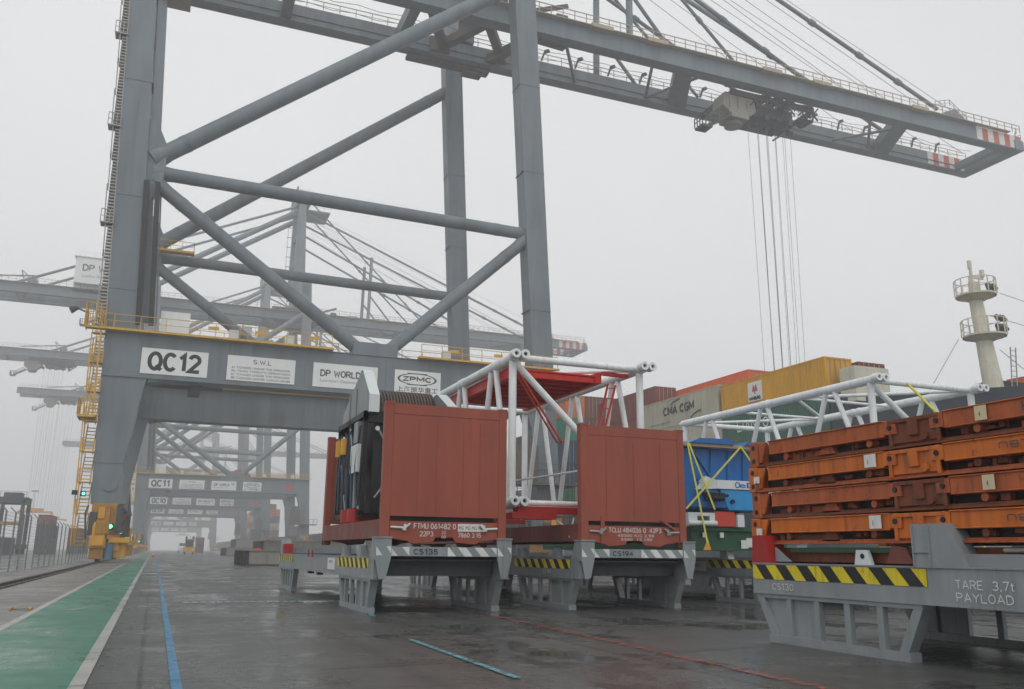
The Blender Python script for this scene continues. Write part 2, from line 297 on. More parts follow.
GL = {'Q': (.62, [ARC(.3,.5,.3,.5,90,450,20), [(.36,.24),(.64,-.05)]]), 'C': (.58, [ARC(.3,.5,.3,.5,42,318,16)]), 'O': (.6, [ARC(.3,.5,.3,.5,90,450,20)]), '0': (.54, [ARC(.27,.5,.27,.5,90,450,20)]),
 '1': (.36, [[(.04,.76),(.27,1),(.27,0)]]), '2': (.54, [ARC(.27,.72,.26,.28,165,-25)+[(0,0),(.55,0)]]), '3': (.54, [ARC(.26,.74,.24,.26,150,-85), ARC(.26,.26,.28,.26,85,-150)]), '4': (.58, [[(.42,0),(.42,1),(0,.3),(.6,.3)]]),
 '5': (.54, [[(.5,1),(.1,1),(.05,.52)]+ARC(.26,.32,.28,.32,130,-150)]), '6': (.54, [ARC(.27,.3,.27,.3,90,450,16), [(.44,1),(.16,.7),(.02,.36)]]), '7': (.54, [[(0,1),(.54,1),(.18,0)]]), '8': (.54, [ARC(.27,.76,.23,.24,90,450,16), ARC(.27,.26,.27,.26,90,450,16)]),
 '9': (.54, [ARC(.27,.7,.27,.3,90,450,16), [(.52,.66),(.38,.3),(.1,0)]]), 'S': (.55, [ARC(.27,.75,.25,.25,35,255)+ARC(.27,.25,.27,.25,75,-145)]), 'T': (.56, [[(.28,0),(.28,1)], [(0,1),(.56,1)]]), 'U': (.58, [[(0,1)]+ARC(.29,.28,.29,.28,180,360)+[(.58,1)]]),
 'M': (.7, [[(0,0),(0,1),(.35,.3),(.7,1),(.7,0)]]), 'P': (.54, [[(0,0),(0,1)]+ARC(.26,.74,.28,.26,90,-90)+[(0,.48)]]), 'A': (.64, [[(0,0),(.32,1),(.64,0)], [(.13,.32),(.51,.32)]]), 'R': (.56, [[(0,0),(0,1)]+ARC(.26,.74,.28,.26,90,-90)+[(0,.48)], [(.26,.48),(.56,0)]]),
 'E': (.5, [[(.5,0),(0,0),(0,1),(.5,1)], [(0,.52),(.44,.52)]]), 'L': (.48, [[(0,1),(0,0),(.48,0)]]), 'Y': (.6, [[(0,1),(.3,.5),(.6,1)], [(.3,.5),(.3,0)]]), 'D': (.58, [[(0,0),(0,1),(.2,1)]+ARC(.2,.5,.38,.5,90,-90)+[(0,0)]]),
 'G': (.6, [ARC(.3,.5,.3,.5,42,350,16)+[(.34,.42)]]), 'K': (.56, [[(0,0),(0,1)], [(.54,1),(.02,.42)], [(.2,.62),(.56,0)]]), 'H': (.56, [[(0,0),(0,1)], [(.56,0),(.56,1)], [(0,.5),(.56,.5)]]), 'B': (.55, [[(0,0),(0,1)]+ARC(.26,.76,.25,.24,90,-90)+[(0,.52)], [(.24,.52)]+ARC(.26,.26,.28,.26,90,-90)+[(0,0)]]),
 'F': (.5, [[(0,0),(0,1),(.5,1)], [(0,.5),(.42,.5)]]), 'I': (.1, [[(.05,0),(.05,1)]]), 'N': (.58, [[(0,0),(0,1),(.58,0),(.58,1)]]), 'W': (.8, [[(0,1),(.2,0),(.4,.8),(.6,0),(.8,1)]]), 'Z': (.54, [[(0,1),(.54,1),(0,0),(.54,0)]]), ',': (.12, [[(.1,.08),(.02,-.14)]]), '.': (.1, [[(.02,.05),(.1,.05)]]), 't': (.3, [[(.12,.9),(.12,.05),(.3,0)], [(0,.66),(.3,.66)]]), 'J': (.45, [[(.45,1)]+ARC(.22,.24,.23,.24,0,-170)]), 'V': (.6, [[(0,1),(.3,0),(.6,1)]])}
def lettering(s, parent, off, origin, u, v, width, height, mat='black', w=.15, depth=.004):
    """painted block lettering, each stroke one mitred strip"""
    strokes = []; x = 0
    for ch in s:
        if ch == ' ': x += .42; continue
        gw, st = GL[ch]
        for p in st: strokes.append([(x+a, b) for a, b in p])
        x += gw+.20
    tot = x-.20; sx = (width-w*height)/tot; sy = height*(1-w); hw = w*height/2
    u = Vector(u); v = Vector(v); n = u.cross(v); o = Vector(origin); mb = MB(off)
    for k, st in enumerate(strokes):
        P = [Vector((a*sx+hw, b*sy+hw)) for a, b in st]; closed = (P[0]-P[-1]).length < 1e-4; L = []; Rr = []; N = len(P)
        for i in range(N):
            a = P[(i-1) % (N-1)] if (i == 0 and closed) else (P[i-1] if i else None)
            b = P[1] if (i == N-1 and closed) else (P[i+1] if i < N-1 else None)
            d1 = (P[i]-a).normalized() if a is not None else None; d2 = (b-P[i]).normalized() if b is not None else None
            d1 = d1 or d2; d2 = d2 or d1
            n1 = Vector((-d1.y, d1.x)); n2 = Vector((-d2.y, d2.x)); mm = (n1+n2)
            mm = mm.normalized() if mm.length > 1e-4 else n1
            sc = hw/max(.45, mm.dot(n1)); L.append(P[i]+mm*sc); Rr.append(P[i]-mm*sc)
        z = depth+k*.0006*max(1, height)
        vs = [o+u*q.x+v*q.y+n*z for q in L]+[o+u*q.x+v*q.y+n*z for q in Rr]
        mb._add(vs, [(i, N+i, N+i+1, i+1) for i in range(N-1)])
    return mb.build('lettering', mat, parent)
UX = ((1, 0, 0), (0, 0, 1)); UY = ((0, -1, 0), (0, 0, 1))   # writing seen from -Y, writing seen from -X

def tag(o, label=None, cat=None, group=None, kind=None):
    if label: o['label'] = label
    if cat: o['category'] = cat
    if group: o['group'] = group
    if kind: o['kind'] = kind
    return o
def thing(name, loc, label, cat, group=None):
    o = bpy.data.objects.new(name, None); COL.objects.link(o); o.location = loc; o.empty_display_size = 0.2
    return tag(o, label, cat, group)
def copy_tree(o, parent=None, skip=()):
    c = o.copy(); COL.objects.link(c)
    if parent: c.parent = parent
    for ch in list(KIDS(o)):
        if ch.name.split('.')[0] in skip: continue
        copy_tree(ch, c, skip)
    return c
def KIDS(o): return [x for x in bpy.data.objects if x.parent == o]

def rail(mb, p, q, h=1.1, step=2.0, r=0.03, mid=True, m=0):
    """handrail: posts, top and middle rails between two points"""
    p = Vector(p); q = Vector(q); L = (q-p).length; n = max(1, int(round(L/step)))
    for i in range(n+1):
        a = p.lerp(q, i/n); mb.bar(a, a+Vector((0, 0, h)), r*2, r*2, m=m)
    mb.bar(p+Vector((0,0,h)), q+Vector((0,0,h)), r*2, r*2, m=m)
    if mid: mb.bar(p+Vector((0,0,h*.5)), q+Vector((0,0,h*.5)), r*1.4, r*1.4, m=m)

# ------------------------------------------------------------------ setting
def sheet(name, x0, x1, y0, y1, z, mat, kind='structure', div=1):
    mb = MB(); mb._add([(x0,y0,z), (x1,y0,z), (x1,y1,z), (x0,y1,z)], [(0,1,2,3)])
    o = mb.build(name, mat); return tag(o, kind=kind)
g = MB(); g.box(-280, 38.6, -45, 1090, -3.9, 0.0); tag(g.build('ground', 'ground'), kind='structure')
sheet('water', -285, 485, -50, 1095, -3.0, 'water')
sheet('concrete_apron', -5.5, -1.7, -20, 1000, 0.004, 'apron')
sheet('green_walkway', -1.78, -0.50, -20, 600, 0.008, 'greenway')
sheet('walkway_line', -1.90, -1.78, -20, 600, 0.012, 'linewhite')
sheet('walkway_line', -0.53, -0.41, -20, 600, 0.012, 'linewhite')
def strip(name, p, q, w, mat, z=0.012, seg=1):
    p = Vector((*p, 0)); q = Vector((*q, 0)); d = (q-p).normalized(); s = Vector((-d.y, d.x, 0))*w/2; zz = Vector((0,0,z))
    mb = MB(); mb._add([p-s+zz, q-s+zz, q+s+zz, p+s+zz], [(0,1,2,3)]); return tag(mb.build(name, mat), kind='structure')
strip('blue_line', (0.27, 2), (0.47, 90), 0.085, 'lineblue')
strip('cyan_line', (3.16, 11.4), (3.14, 7.65), 0.075, 'linecyan')
strip('cyan_line', (3.6, 15.3), (3.9, 17.0), 0.09, 'linecyan', z=0.016)
mb = MB()
for i in range(46):
    x = .7+i*.17; mb._add([(x,20.15,.012), (x+.11,20.15,.012), (x+.11,20.45,.012), (x,20.45,.012)], [(0,1,2,3)])
tag(mb.build('pale_line', 'linefaint'), kind='structure')
strip('pale_line', (0.4, 38.0), (14, 37.5), 0.16, 'linefaint')
strip('red_line', (5.75, 15.9), (5.51, 9.6), 0.13, 'linered'); strip('red_line', (5.51, 9.6), (5.36, 5.2), 0.13, 'linered')
M['jointdark'] = worn('dark_joint_sealant', (0.015, 0.015, 0.015), 0.40)
for pts in (((-.6,8.26),(.4,8.36),(1.3,8.26)), ((1.6,8.84),(3.2,8.94),(5.2,9.0),(8.2,9.6),(12,10.1)), ((-0.35,27.4),(6,27.0),(14,27.3))):
    for p, q in zip(pts, pts[1:]): strip('expansion_joint', p, q, .028, 'jointdark', z=.02)
for (x, y) in ((-1.15, 18.4), (-1.1, 56)):
    mb = MB(); mb._add([(x-.18,y-.25,.013), (x-.05,y-.1,.013), (x+.22,y+.75,.013), (x-.12,y+.1,.013)], [(0,1,2,3)])
    tag(mb.build('walkway_marking', 'linewhite'), kind='structure')
# crane rails set in the quay
for i, x in enumerate((-4.0, 35.4)):
    mb = MB(); mb.box(x-0.3, x-0.24, -20, 1000, 0.008, 0.05); mb.box(x+0.24, x+0.3, -20, 1000, 0.008, 0.05)
    mb.box(x-0.06, x+0.06, -20, 1000, 0.008, 0.10); mb.box(x-0.24, x+0.24, -20, 1000, 0.008, 0.014)
    tag(mb.build('crane_rail', 'steelrail'), ('steel crane rail sunk beside the green walkway', 'steel crane rail along the quay edge by the ship')[i], 'rail')
mb = MB(); mb.box(38.6, 39.0, -45, 1090, -2.9, 0.35); tag(mb.build('quay_edge', 'apron'), kind='structure')

# ------------------------------------------------------------------ quay crane
def lerp(a, b, t): return a+(b-a)*t
BASE = Vector((-4.0, 78.0, 0))
def build_crane():
    t = thing('quay_crane', BASE, '', 'crane')
    B = lambda: MB(BASE)
    YN, YF, D = 78.0, 103.0, 2.0     # near and far frame, plate depth
    # legs
    def lsl(z): return -5.44 - (z-18.6)*0.041          # landside leg, outer face
    for Y in (YN, YF):
        m = B()
        m.prism([(-5.0,4.6),(-2.45,4.6),(-2.62,5.2),(-2.95,7.9),(-1.95,14.6),(-1.75,15.15),(-2.95,18.8),(-3.1,20.5),(-3.75,34.0),(-4.75,55.0),(-5.3,72.0),(-7.55,72.0),(lsl(60),60),(lsl(40),40),(lsl(18.6),18.6)], 'y', Y, Y+D)
        m.box(-5.15, -2.5, Y-0.04, Y-0.005, 7.86, 7.93)
        m.prism([(-3.6,30.0),(-2.3,33.0),(-2.2,36.2),(-3.3,38.6),(-4.2,38.6),(-4.2,30)], 'y', Y+.3, Y+D-.3)
        m.tube((-3.75,Y-.09,6.2), (-3.75,Y+.2,6.2), 0.62, 24)
        m.build('leg', 'crane', t)
    def ssl(z, a): return a - (z-12.9)*0.0505
    for Y in (YN, YF):
        m = B()
        m.prism([(34.3,1.9),(36.6,1.9),(36.0,12.9),(ssl(22,35.95),22),(ssl(60,35.95),60),(ssl(74,35.95),74),(ssl(74,33.55),74),(ssl(60,33.55),60),(33.4,19.2),(32.6,15.15),(33.35,12.9)], 'y', Y, Y+D)
        m.build('leg', 'crane', t)
    # portal beams with walkway, signs
    for Y in (YN, YF):
        m = B()
        m.box(-5.3, 35.3, Y+0.004, Y+D-0.004, 15.15, 18.72)
        m.box(-5.3, 35.3, Y-0.12, Y+D+0.12, 15.02, 15.16)
        m.box(-5.3, 35.5, Y-0.1, Y+D+.1, 18.72, 18.8)
        m.prism([(-1.8,14.7),(0.2,15.1),(-1.7,15.1)], 'y', Y+.1, Y+D-.1)
        m.box(15.4, 19.6, Y+0.1, Y+D-0.1, 18.8, 20.0)
        m.build('portal_beam', 'crane', t)
    for Y in (YN, YF):
        for z in (22.5, 31, 42, 51, 58):
            m = B(); m.box(lsl(z)-.03, -3.1-(z-18.8)*.0385+.03, Y-.03, Y+D+.03, z, z+.09); m.build('plate_seam', 'seam', t)
        for z in (9.5, 25, 40, 50):
            m = B(); m.box(ssl(z,33.55)-.04 if z > 20 else 33.3, ssl(z,35.95)+.04 if z > 20 else 36.25, Y-.03, Y+D+.03, z, z+.09); m.build('plate_seam', 'seam', t)
        for x in (3.7, 11.1, 18.5, 25.9):
            m = B(); m.box(x, x+.07, Y-.012, Y+.01, 15.2, 18.7); m.build('plate_seam', 'seam', t)
    for x0, x1, y0, y1, rails in ((-6.9, 13.5, YN-.75, YN, (((-6.8,YN-.7,19),(13.3,YN-.7,19)), ((-6.8,YN-.05,19),(-6.8,YN-.7,19)))),
                                  (21.5, 36, YN-.75, YN, (((21.7,YN-.7,19),(35.8,YN-.7,19)),)),
                                  (-6.9, 36, YF-.75, YF, (((-6.6,YF-.7,19),(35.8,YF-.7,19)),)),
                                  (-2, 33.2, YN+D, YN+D+.5, (((0,YN+D+.45,19),(33,YN+D+.45,19)),))):
        m = B(); m.box(x0, x1, y0, y1, 18.82, 19.0); w_ = m.build('walkway', 'yellow_rail', t)
        if x0 == -6.9 and y0 < YN: wk = w_
        m = B()
        for p, q in rails: rail(m, p, q, 1.15, 2.1, .028)
        if y0 < YN:
            for x in ((2.6, 6.5, 11.2) if x0 < 0 else (24.5, 29)): m.bar((x, YN-.7, 19.7), (x+.9, YN-.7, 19.75), .05, .28)
        m.build('handrail', 'yellow_rail', w_)
    for x in (4.4, 9.2, 24.0, 31.0): m = B(); m.box(x, x+0.8, YN-0.05, YN+.5, 19.05, 19.9); m.build('equipment_box', 'plight', wk)
    m = B(); m.box(-1.3, 1.1, YN+1.2, YN+D+1.6, 18.85, 21.3); m.build('electrical_room', 'signw', wk)
    # platform under the beam between the frames
    m = B(); m.box(-1.6, 4.6, YN+D, YN+7.5, 15.6, 15.8); m.box(-1.5,-1.0,YN+D,YN+7.5,15.8,18); m.box(1.6, 2.6, YN+D, YN+7.5, 14.9, 17.0); m.box(4.2, 4.6, YN+D, YN+7.5, 15.8, 17.0)
    m.build('cable_platform', 'crane_dark', t)
    m = B(); m.box(-5.0,-3.0, YN+D, YF, 15.5, 18.6); m.build('tie_beam', 'crane', t)
    m = B(); m.box(33.6,35.2, YN+D, YF, 15.5, 18.6); m.build('tie_beam', 'crane', t)
    for x0, x1 in ((-5.0,-2.6), (34.4, 36.6)):
        m = B(); m.box(x0+.3, x1-.3, YN+D-.3, YF+.3, 4.9, 7.4); m.build('sill_beam', 'crane', t)
    # gantry bracing, tube by tube
    for Y in (YN, YF):
        y = Y+D/2
        for p, q, r in (((-3.4,y,35.0), (31.4,y,62.6), 0.78), ((-3.2,y,33.9), (33.0,y,33.4), 0.62),
                        ((-3.3,y,33.2), (16.7,y,19.0), 0.62), ((33.1,y,32.9), (18.3,y,19.0), 0.62)):
            m = B(); m.tube(p, q, r, 20)
            d = (Vector(q)-Vector(p)).normalized()
            m.tube(Vector(p), Vector(p)+d*1.7, r*1.28, 20, r)
            for q_ in (3.2, 3.5): m.tube(Vector(p)+d*q_, Vector(p)+d*(q_+.1), r*1.06, 20); m.tube(Vector(q)-d*q_, Vector(q)-d*(q_-.1), r*1.06, 20)
            m.build('brace', 'crane', t)
    for x, z in ((-4.6, 34), (-5.6, 60)):
        m = B(); m.tube((x, YN+D, z), (x, YF, z), 0.5, 16); m.build('brace', 'crane', t)
    m = B(); m.prism([(-2.9,34.2),(1.2,34.2),(1.2,34.45),(-2.9,34.45)], 'y', YF-1.1, YF); rail(m, (-2.7,YF-1.05,34.4), (1.1,YF-1.05,34.4), 1.1, 1.2); rail(m,(1.1,YF-1.05,34.4),(1.1,YF,34.4),1.1,1.2)
    m.build('access_platform', 'yellow_rail', t)
    # cross beams at girder level
    for x in (-7.4, 30.2):
        m = B(); m.box(x, x+2.2, YN, YF+D, 68.0, 71.0); m.box(x, x+2.2, 86.2, 88.2, 65.3, 68.0); m.box(x, x+2.2, 95.5, 97.5, 65.3, 68); m.build('cross_beam', 'crane', t)
    m = B(); m.box(24.0, 33.5, 86.3, 88.2, 65.3, 66.2)
    for p, q in (((24.5,88,63.6),(28.5,95.8,63.6)), ((31.5,88,63.6),(27.5,95.8,63.6)), ((31.5,88,63.9),(36.5,95.8,63.9)), ((38.5,88,63.6),(34.5,95.8,63.6)), ((37,88,63.2),(42,88.4,63.2))): m.bar(p, q, 1.0, 1.1)
    m.box(26.5,29.0,95.2,95.8,63,64.9); m.box(34,37,86.35,88.1,65.2,66.3); m.box(40,41.5,86.3,88.1,65.3,66.0); m.bar((36.5,86.4,65.4),(41.5,86.4,67.4),.35,.5)
    m.box(24.0,35.0,96.8,98.0,62.3,62.8); m.box(31.5,34,97,98,61.7,62.3)
    m.build('hinge_frame', 'boom_brown', t)
    # boom
    for k, (y0, y1) in enumerate(((86.5, 87.9), (95.8, 97.2))):
        m = B(); m.box(-58, 110.5, y0, y1, 62.95, 65.15)
        m.box(-58, 119.6, y0-0.16, y1+0.16, 62.82, 62.95)
        m.box(-58, 119.6, y0-0.14, y1+0.14, 63.7, 63.8) if k == 1 else m.box(-58,110.5,y0-.07,y1+.07,65.15,65.25)
        yy = y0-.02 if k == 0 else y0-.12
        girder = m.build('boom_girder', 'crane', t)
        m = B()
        for i in range(8):
            x0 = 110.5+i*1.17; m.box(x0, x0+1.17, y0-.002, y1+.002, 62.95, 65.15, m=(i+1) % 2)
        m.build('striped_tip', ['boomred', 'boomwhite'], girder)
        m = B(); ya = y0-0.55
        m.box(-57, 117, y0-0.75, y0, 65.2, 65.3) if k == 0 else m.box(-57,117,y1,y1+.7,65.2,65.3)
        if k == 0: rail(m, (-57,y0-.7,65.3), (119,y0-.7,65.3), 1.25, 1.6, 0.045)
        else:
            rail(m, (-57,y1+.65,65.3), (119,y1+.65,65.3), 1.2, 2.0, 0.04); rail(m, (-57,y0-.1,65.2), (119,y0-.1,65.2), 1.1, 2.0, 0.04)
        m.build('handrail', 'rail_tan', girder)
        m = B()
        if k == 0:
            for x in (44.5, 52.5, 70.5, 79, 97): mj = B(); mj.box(x, x+3.0, y0-.95, y0-.03, 64.95, 65.5); mj.build('junction_box', 'rail_tan', girder)
            m.prism([(102.5,65.2),(104.2,66.2),(106.5,67.2),(109.3,65.2)], 'y', y0, y1)
            rail(m, (102.5,y0,66.6), (105.5,y0,67.5), 1.0, 1.0); rail(m, (105.5,y0,67.5), (108.8,y0,65.3), 1.0, 1.0); rail(m, (118.5,y0-.5,65.3), (120,y1,63.6), 1.0, .7)
            m.build('stay_bracket', 'crane', girder)
        else:
            for x in range(42, 117, 5):
                m = B(); m.bar((x,y0-.2,65.2), (x+.5,y0-.2,66.7), .22, .22); m.bar((x+.5,y0-.2,66.6), (x+1.1,y0-.2,66.9), .35, .42); m.build('floodlight', 'crane_dark', girder)
    m = B(); m.box(118.4, 120.2, 86.3, 97.4, 62.8, 64.4); rail(m, (120,86.5,64.5), (120,97.2,64.5), 1.1, 1.2); m.box(116.2,117.2,88,95.7,63,64.0)
    m.build('tip_beam', 'crane', t)
    for x0 in (60.5, 98.0):
        m = B(); m.prism([(x0,87.9),(x0+4,95.8),(x0+1.2,95.8),(x0-2.6,87.9)], 'z', 63.0, 64.6); m.build('cross_beam', 'crane', t)
    for a in ((54.5,88,58,95.8), (58,95.8,62,88), (91,88,98,95.8), (98,88,91,95.8), (42,88,47,95.8)):
        m = B(); m.tube((a[0],a[1],63.3), (a[2],a[3],63.3), 0.22, 10); m.build('lattice_bar', 'crane', t)
    for x0 in (-52, -38, -20, 8, 22): m = B(); m.box(x0, x0+1.2, 87.9, 95.8, 63.0, 64.8); m.build('cross_beam', 'crane', t)
    for y in (88.6, 89.8, 92.6, 94.4):
        m = B()
        for i in range(30):
            x0 = -50+i*5.55; x1 = x0+5.55
            m.bar((x0,y,64.9), ((x0+x1)/2,y,64.6), 0.045, 0.045); m.bar(((x0+x1)/2,y,64.6), (x1,y,64.9), 0.045, 0.045)
        m.build('trolley_cable', 'rope', t)
    # mast and stays
    ap = Vector((30.0, 0, 98.0))
    for y in (86.0, 97.0):
        m = B(); m.prism([(28.9,71),(32.2,71),(31.0,99),(29.2,99)], 'y', y-.9, y+.9)
        for z in range(72, 98, 3): m.box(27.6, 28.9, y-.7, y-.5, z, z+.15); m.bar((27.9,y-.6,z),(27.9,y-.6,z+3),.1,.1)
        m.build('mast', 'crane', t)
    m = B(); m.box(28.4, 32.2, 84.6, 98.2, 96.5, 99.5); m.box(31.8, 38, 86, 95, 95.0, 95.5); rail(m,(28.4,84.6,99.5),(32.2,84.6,99.5)); rail(m,(32.2,84.8,95.5),(38,84.8,95.5)); m.box(28.2,28.6,84.6,96.4,99.5,101.5)
    m.build('mast_head', 'crane', t)
    for x in (28.8,): 
        for z in (80, 88): m = B(); m.box(29.4, 31.2, 86.9, 96.1, z, z+1.2); m.build('cross_beam', 'crane', t)
    for y in (87.2, 96.5):
        for (x0, z0, x1, z1, r) in ((103.6,66.9,31,95.0,0.30), (79.4,65.8,31,88.0,0.28), (67.3,65.7,31,99.8,0.22)):
            m = B(); m.tube((x0,y,z0), (x1,y,z1), r, 10)
            d = Vector((x1-x0,0,z1-z0)).normalized(); c = Vector((x0,y,z0))
            for s in (7.5, 15.0, 24): m.tube(c+d*s, c+d*(s+0.9), r*1.5, 10)
            m.build('forestay', 'crane', t)
        m = B(); m.tube((50.7,y,65.3), (50.9,y,84.0), 0.45, 12); m.build('stay_post', 'crane', t)
        m = B(); m.tube((50.9,y,72.5), (57,y,65.3), 0.25, 10); m.build('stay_post', 'crane', t)
        m = B(); m.tube((-38,y,65.3), (29.3,y,96.5), 0.35, 10); m.build('backstay', 'crane', t)
        m = B(); m.tube((-6.5,y,71), (29.3,y,95.0), 0.75, 12); m.build('backstay', 'crane', t)
    m = B()
    for k in range(5):
        for y in (88.4+k*.25, 94.0+k*.25): m.bar((116-k*7.5, y, 65.2), (34, y, 95.5-k*1.2), .06, .06)
    m.build('boom_hoist_rope', 'rail_grey', t)
    # machinery house
    m = B(); m.box(-25, -9, 84.2, 99.2, 66.2, 73.0); m.box(-25.4, -8.6, 83.9, 97.5, 73.0, 73.25); m.prism([(-25,64.3),(-9,64.3),(-9,66.2),(-25,66.2)], 'y', 86.5, 95); rail(m,(-25,84,73.3),(-9,84,73.3))
    h = m.build('machinery_house', 'signw', t)
    lettering('DP WORLD', h, BASE, (-23.3,84.2,69.4), *UX, width=11, height=1.8, mat='darktext', w=.16, depth=.03)
    text('London Gateway', h, BASE, (-23.3,84.2,67.6), *UX, width=7.0, height=0.9, mat='faint', depth=.03)
    m = B(); m.box(-35.5,-33.5,87,94,65.3,66.8); m.bar((-47,87,66),(-34,87,67.5),.3,.3); m.bar((-36,87,65.3),(-37,87,68.6),.25,.25); m.bar((-37,87,68.6),(-35,87,66.9),.2,.2); m.build('service_winch','crane',t)
    # stair tower outside the landside leg
    m = B(); z = 1.2; xs = -5.2
    def fl(m, z0, z1, xo):
        x0, x1 = xo-1.0, xo
        m.bar((x1-.1,YN+.3,z0), (x1-.1,YN+.3+1.6,z1), 0.06, 0.5); m.bar((x0+.2,YN+.3,z0), (x0+.2,YN+.3+1.6,z1), 0.06, 0.5)
        n = 8
        for i in range(n):
            zz = lerp(z0, z1, i/n); yy = YN+.3+1.6*i/n; m.box(x0+.2, x1-.1, yy, yy+.2, zz, zz+.06)
        m.box(x0, x1, YN-.4, YN+.3, z1, z1+.08)
    for i in range(7):
        z0 = 1.3+i*2.45; xo = -5.0-(z0)*0.022; fl(m, z0, z0+2.45, xo)
        for yy in (YN-.4, YN+1.8):
            m.bar((xo-1.0,yy,z0), (xo-1.04,yy,z0+2.45), 0.09, 0.09)
        rail(m, (xo-1.0,YN-.4,z0+2.45), (xo-.05,YN-.4,z0+2.45), 1.1, 1.0, .03)
    m.box(-6.7,-5.35,YN-.9,YN+1.8,11.4,11.6); rail(m,(-6.7,YN-.9,11.6),(-5.4,YN-.9,11.6),1.3,.4,.035); rail(m,(-6.7,YN-.9,11.6),(-6.7,YN+1.8,11.6),1.3,.5,.035)
    rail(m,(-7.0,YN-.8,19.0),(-5.5,YN-.8,19.0),1.9,.35,.035); rail(m,(-7.0,YN-.8,19.0),(-7.0,YN+1.5,19.0),1.9,.5,.03)
    m.bar((-5.6,YN-.5,11.5),(-5.75,YN-.5,20.5),.14,.14); m.bar((-5.9,YN-.5,12.5),(-6.05,YN-.5,19),.05,.05)
    for z in range(24): m.bar((-6.0,YN-.5,11.8+z*.35),(-5.55,YN-.5,11.8+z*.35),.05,.05)
    m.build('stair', 'yellow_rail', t)
    m = B()
    for i in range(17):
        z0 = 19.2+i*3.0; xo = lsl(z0)+.1; step = -.0 if i % 3 else -.35
        x0, x1 = xo-.72+step*.3, xo-.12
        for k in range(10):
            zz = z0+k*.3; m.box(x0+.08, x1, YN+.0, YN+.5, zz, zz+.11)
        m.bar((x0,YN,z0), (x0-.12,YN,z0+3.6), .09,.09); m.bar((x1,YN,z0), (x1-.12,YN,z0+3.0), .09,.09)
        if i % 3 == 0: m.box(x0-.3, x1+.1, YN-.2, YN+1.0, z0, z0+.12); rail(m,(x0-.3,YN-.2,z0),(x1,YN-.2,z0),1.2,.4,.03)
    m.build('stair', 'rail_grey', t)
    # lift rails / cable trunking on the inner face
    m = B()
    def inner(z): return -3.1-(z-20.5)*0.047
    for dx, w in ((0.06, .35), (1.05, .30)):
        m.bar((inner(20)+dx+.05,YN-.02,19.6), (inner(33)+dx*.9+.05,YN-.02,32.6), w+.15, .3, up=(0,1,0))
    m.build('cable_trunking', 'black', t)
    m = B(); m.bar((inner(20)+.62,YN+1.0,20.0), (inner(34)+.4,YN+1.0,34), .5, .6, up=(0,1,0)); m.bar((inner(20)+1.45,YN+1.2,20.0), (inner(34)+1.3,YN+1.2,33), .14, .3, up=(0,1,0))
    m.bar((inner(36)+.5,YN+.6,38), (inner(66)+.4,YN+.6,66), .8, .5, up=(0,1,0))
    m.build('lift_rail', 'crane', t)
    m = B(); m.box(-4.0,-1.6,YN-.3,YN+1.8,51,51.2); rail(m,(-3.9,YN-.3,51.2),(-1.7,YN-.3,51.2),1.6,.4); m.box(-3.2,-1.9,YN,YN+1.4,51.2,55)
    m.build('access_platform', 'rail_tan', t)
    # bogies
    for X0 in (-5.1, 34.2):
        for Y in (YN-1.0, YF-1.0):
            m = B()
            m.prism([(Y-2.2,2.6),(Y+4.6,2.6),(Y+3.3,4.62),(Y-.1,4.62)] if False else [(Y+.2,2.2),(Y+3.6,2.2),(Y+3.3,4.6),(Y+.6,4.6)], 'x', X0+.3, X0+2.2)
            m.box(X0+.75, X0+1.7, Y+.1, Y+.25, 2.9, 4.4); m.box(X0+.5, X0+1.5, Y-.55, Y+.2, .3, 2.0)
            m.box(X0+.35, X0+1.6, Y-.7, Y+4.4, 1.1, 1.9); m.box(X0+.75, X0+1.75, Y-.5, Y-.3, 2.2, 3.2)
            for k in range(3): m.box(X0+.28, X0+2.22, Y+.6+k*.9, Y+.68+k*.9, 2.2, 4.5)
            bg = m.build('bogie', 'bogie_old', t, bevel=.04)
            m = B(); m.box(X0+.8, X0+1.3, Y+.02, Y+.09, 3.4, 4.3); m.box(X0+.55, X0+1.5, Y-.35, Y+.18, 1.9, 2.9); m.box(X0+.45,X0+1.6,Y-.72,Y-.68,1.15,1.85); m.prism([(Y-.3,2.9),(Y+.18,2.9),(Y+.18,3.3)], 'x', X0+.6, X0+1.4)
            m.build('cover_plate', 'bogie', bg, bevel=.03)
            m = B(); m.box(X0+1.7,X0+2.6,Y+.2,Y+2.4,.9,1.6); m.box(X0+1.9,X0+3.3,Y-.2,Y+4.0,1.55,1.95); m.box(X0+2.2,X0+3.1,Y+.4,Y+1.2,.4,1.5); rail(m,(X0+3.3,Y-.2,1.95),(X0+3.3,Y+4,1.95),.8,1.0)
            m.box(X0+.55, X0+1.5, Y-1.05, Y-.55, 1.3, 2.05); m.build('buffer', 'bogie', bg, bevel=.03)
            m = B(); m.tube((X0+1.85,Y-.1,.25), (X0+1.85,Y-.1,1.45), .33, 14); m.tube((X0+2.1,Y+1.3,.3), (X0+2.1,Y+1.3,1.3), .28, 14)
            m.build('drive_motor', 'blue_gr', bg)
            for k in range(4):
                m = B(); m.tube((X0+.95,Y+.1+k*1.15,.42), (X0+1.2,Y+.1+k*1.15,.42), .38, 20); m.build('wheel', 'steelrail', bg)
            m = B(); m.tube((X0+.05,Y+.2,4.4), (X0-.1,Y-.1,3.8), .07, 8); m.tube((X0-.1,Y-.1,3.8), (X0+.1,Y+.1,1.8), .07, 8); m.box(X0+.2,X0+.7,Y-.05,Y+.3,2.1,3.9); m.box(X0+2.15,X0+2.6,Y,Y+.5,2.3,4.5)
            m.tube((X0+2.5,Y+.1,2.3),(X0+2.5,Y+.1,3.2),.22,12); m.build('hose_box', 'crane_dark', bg)
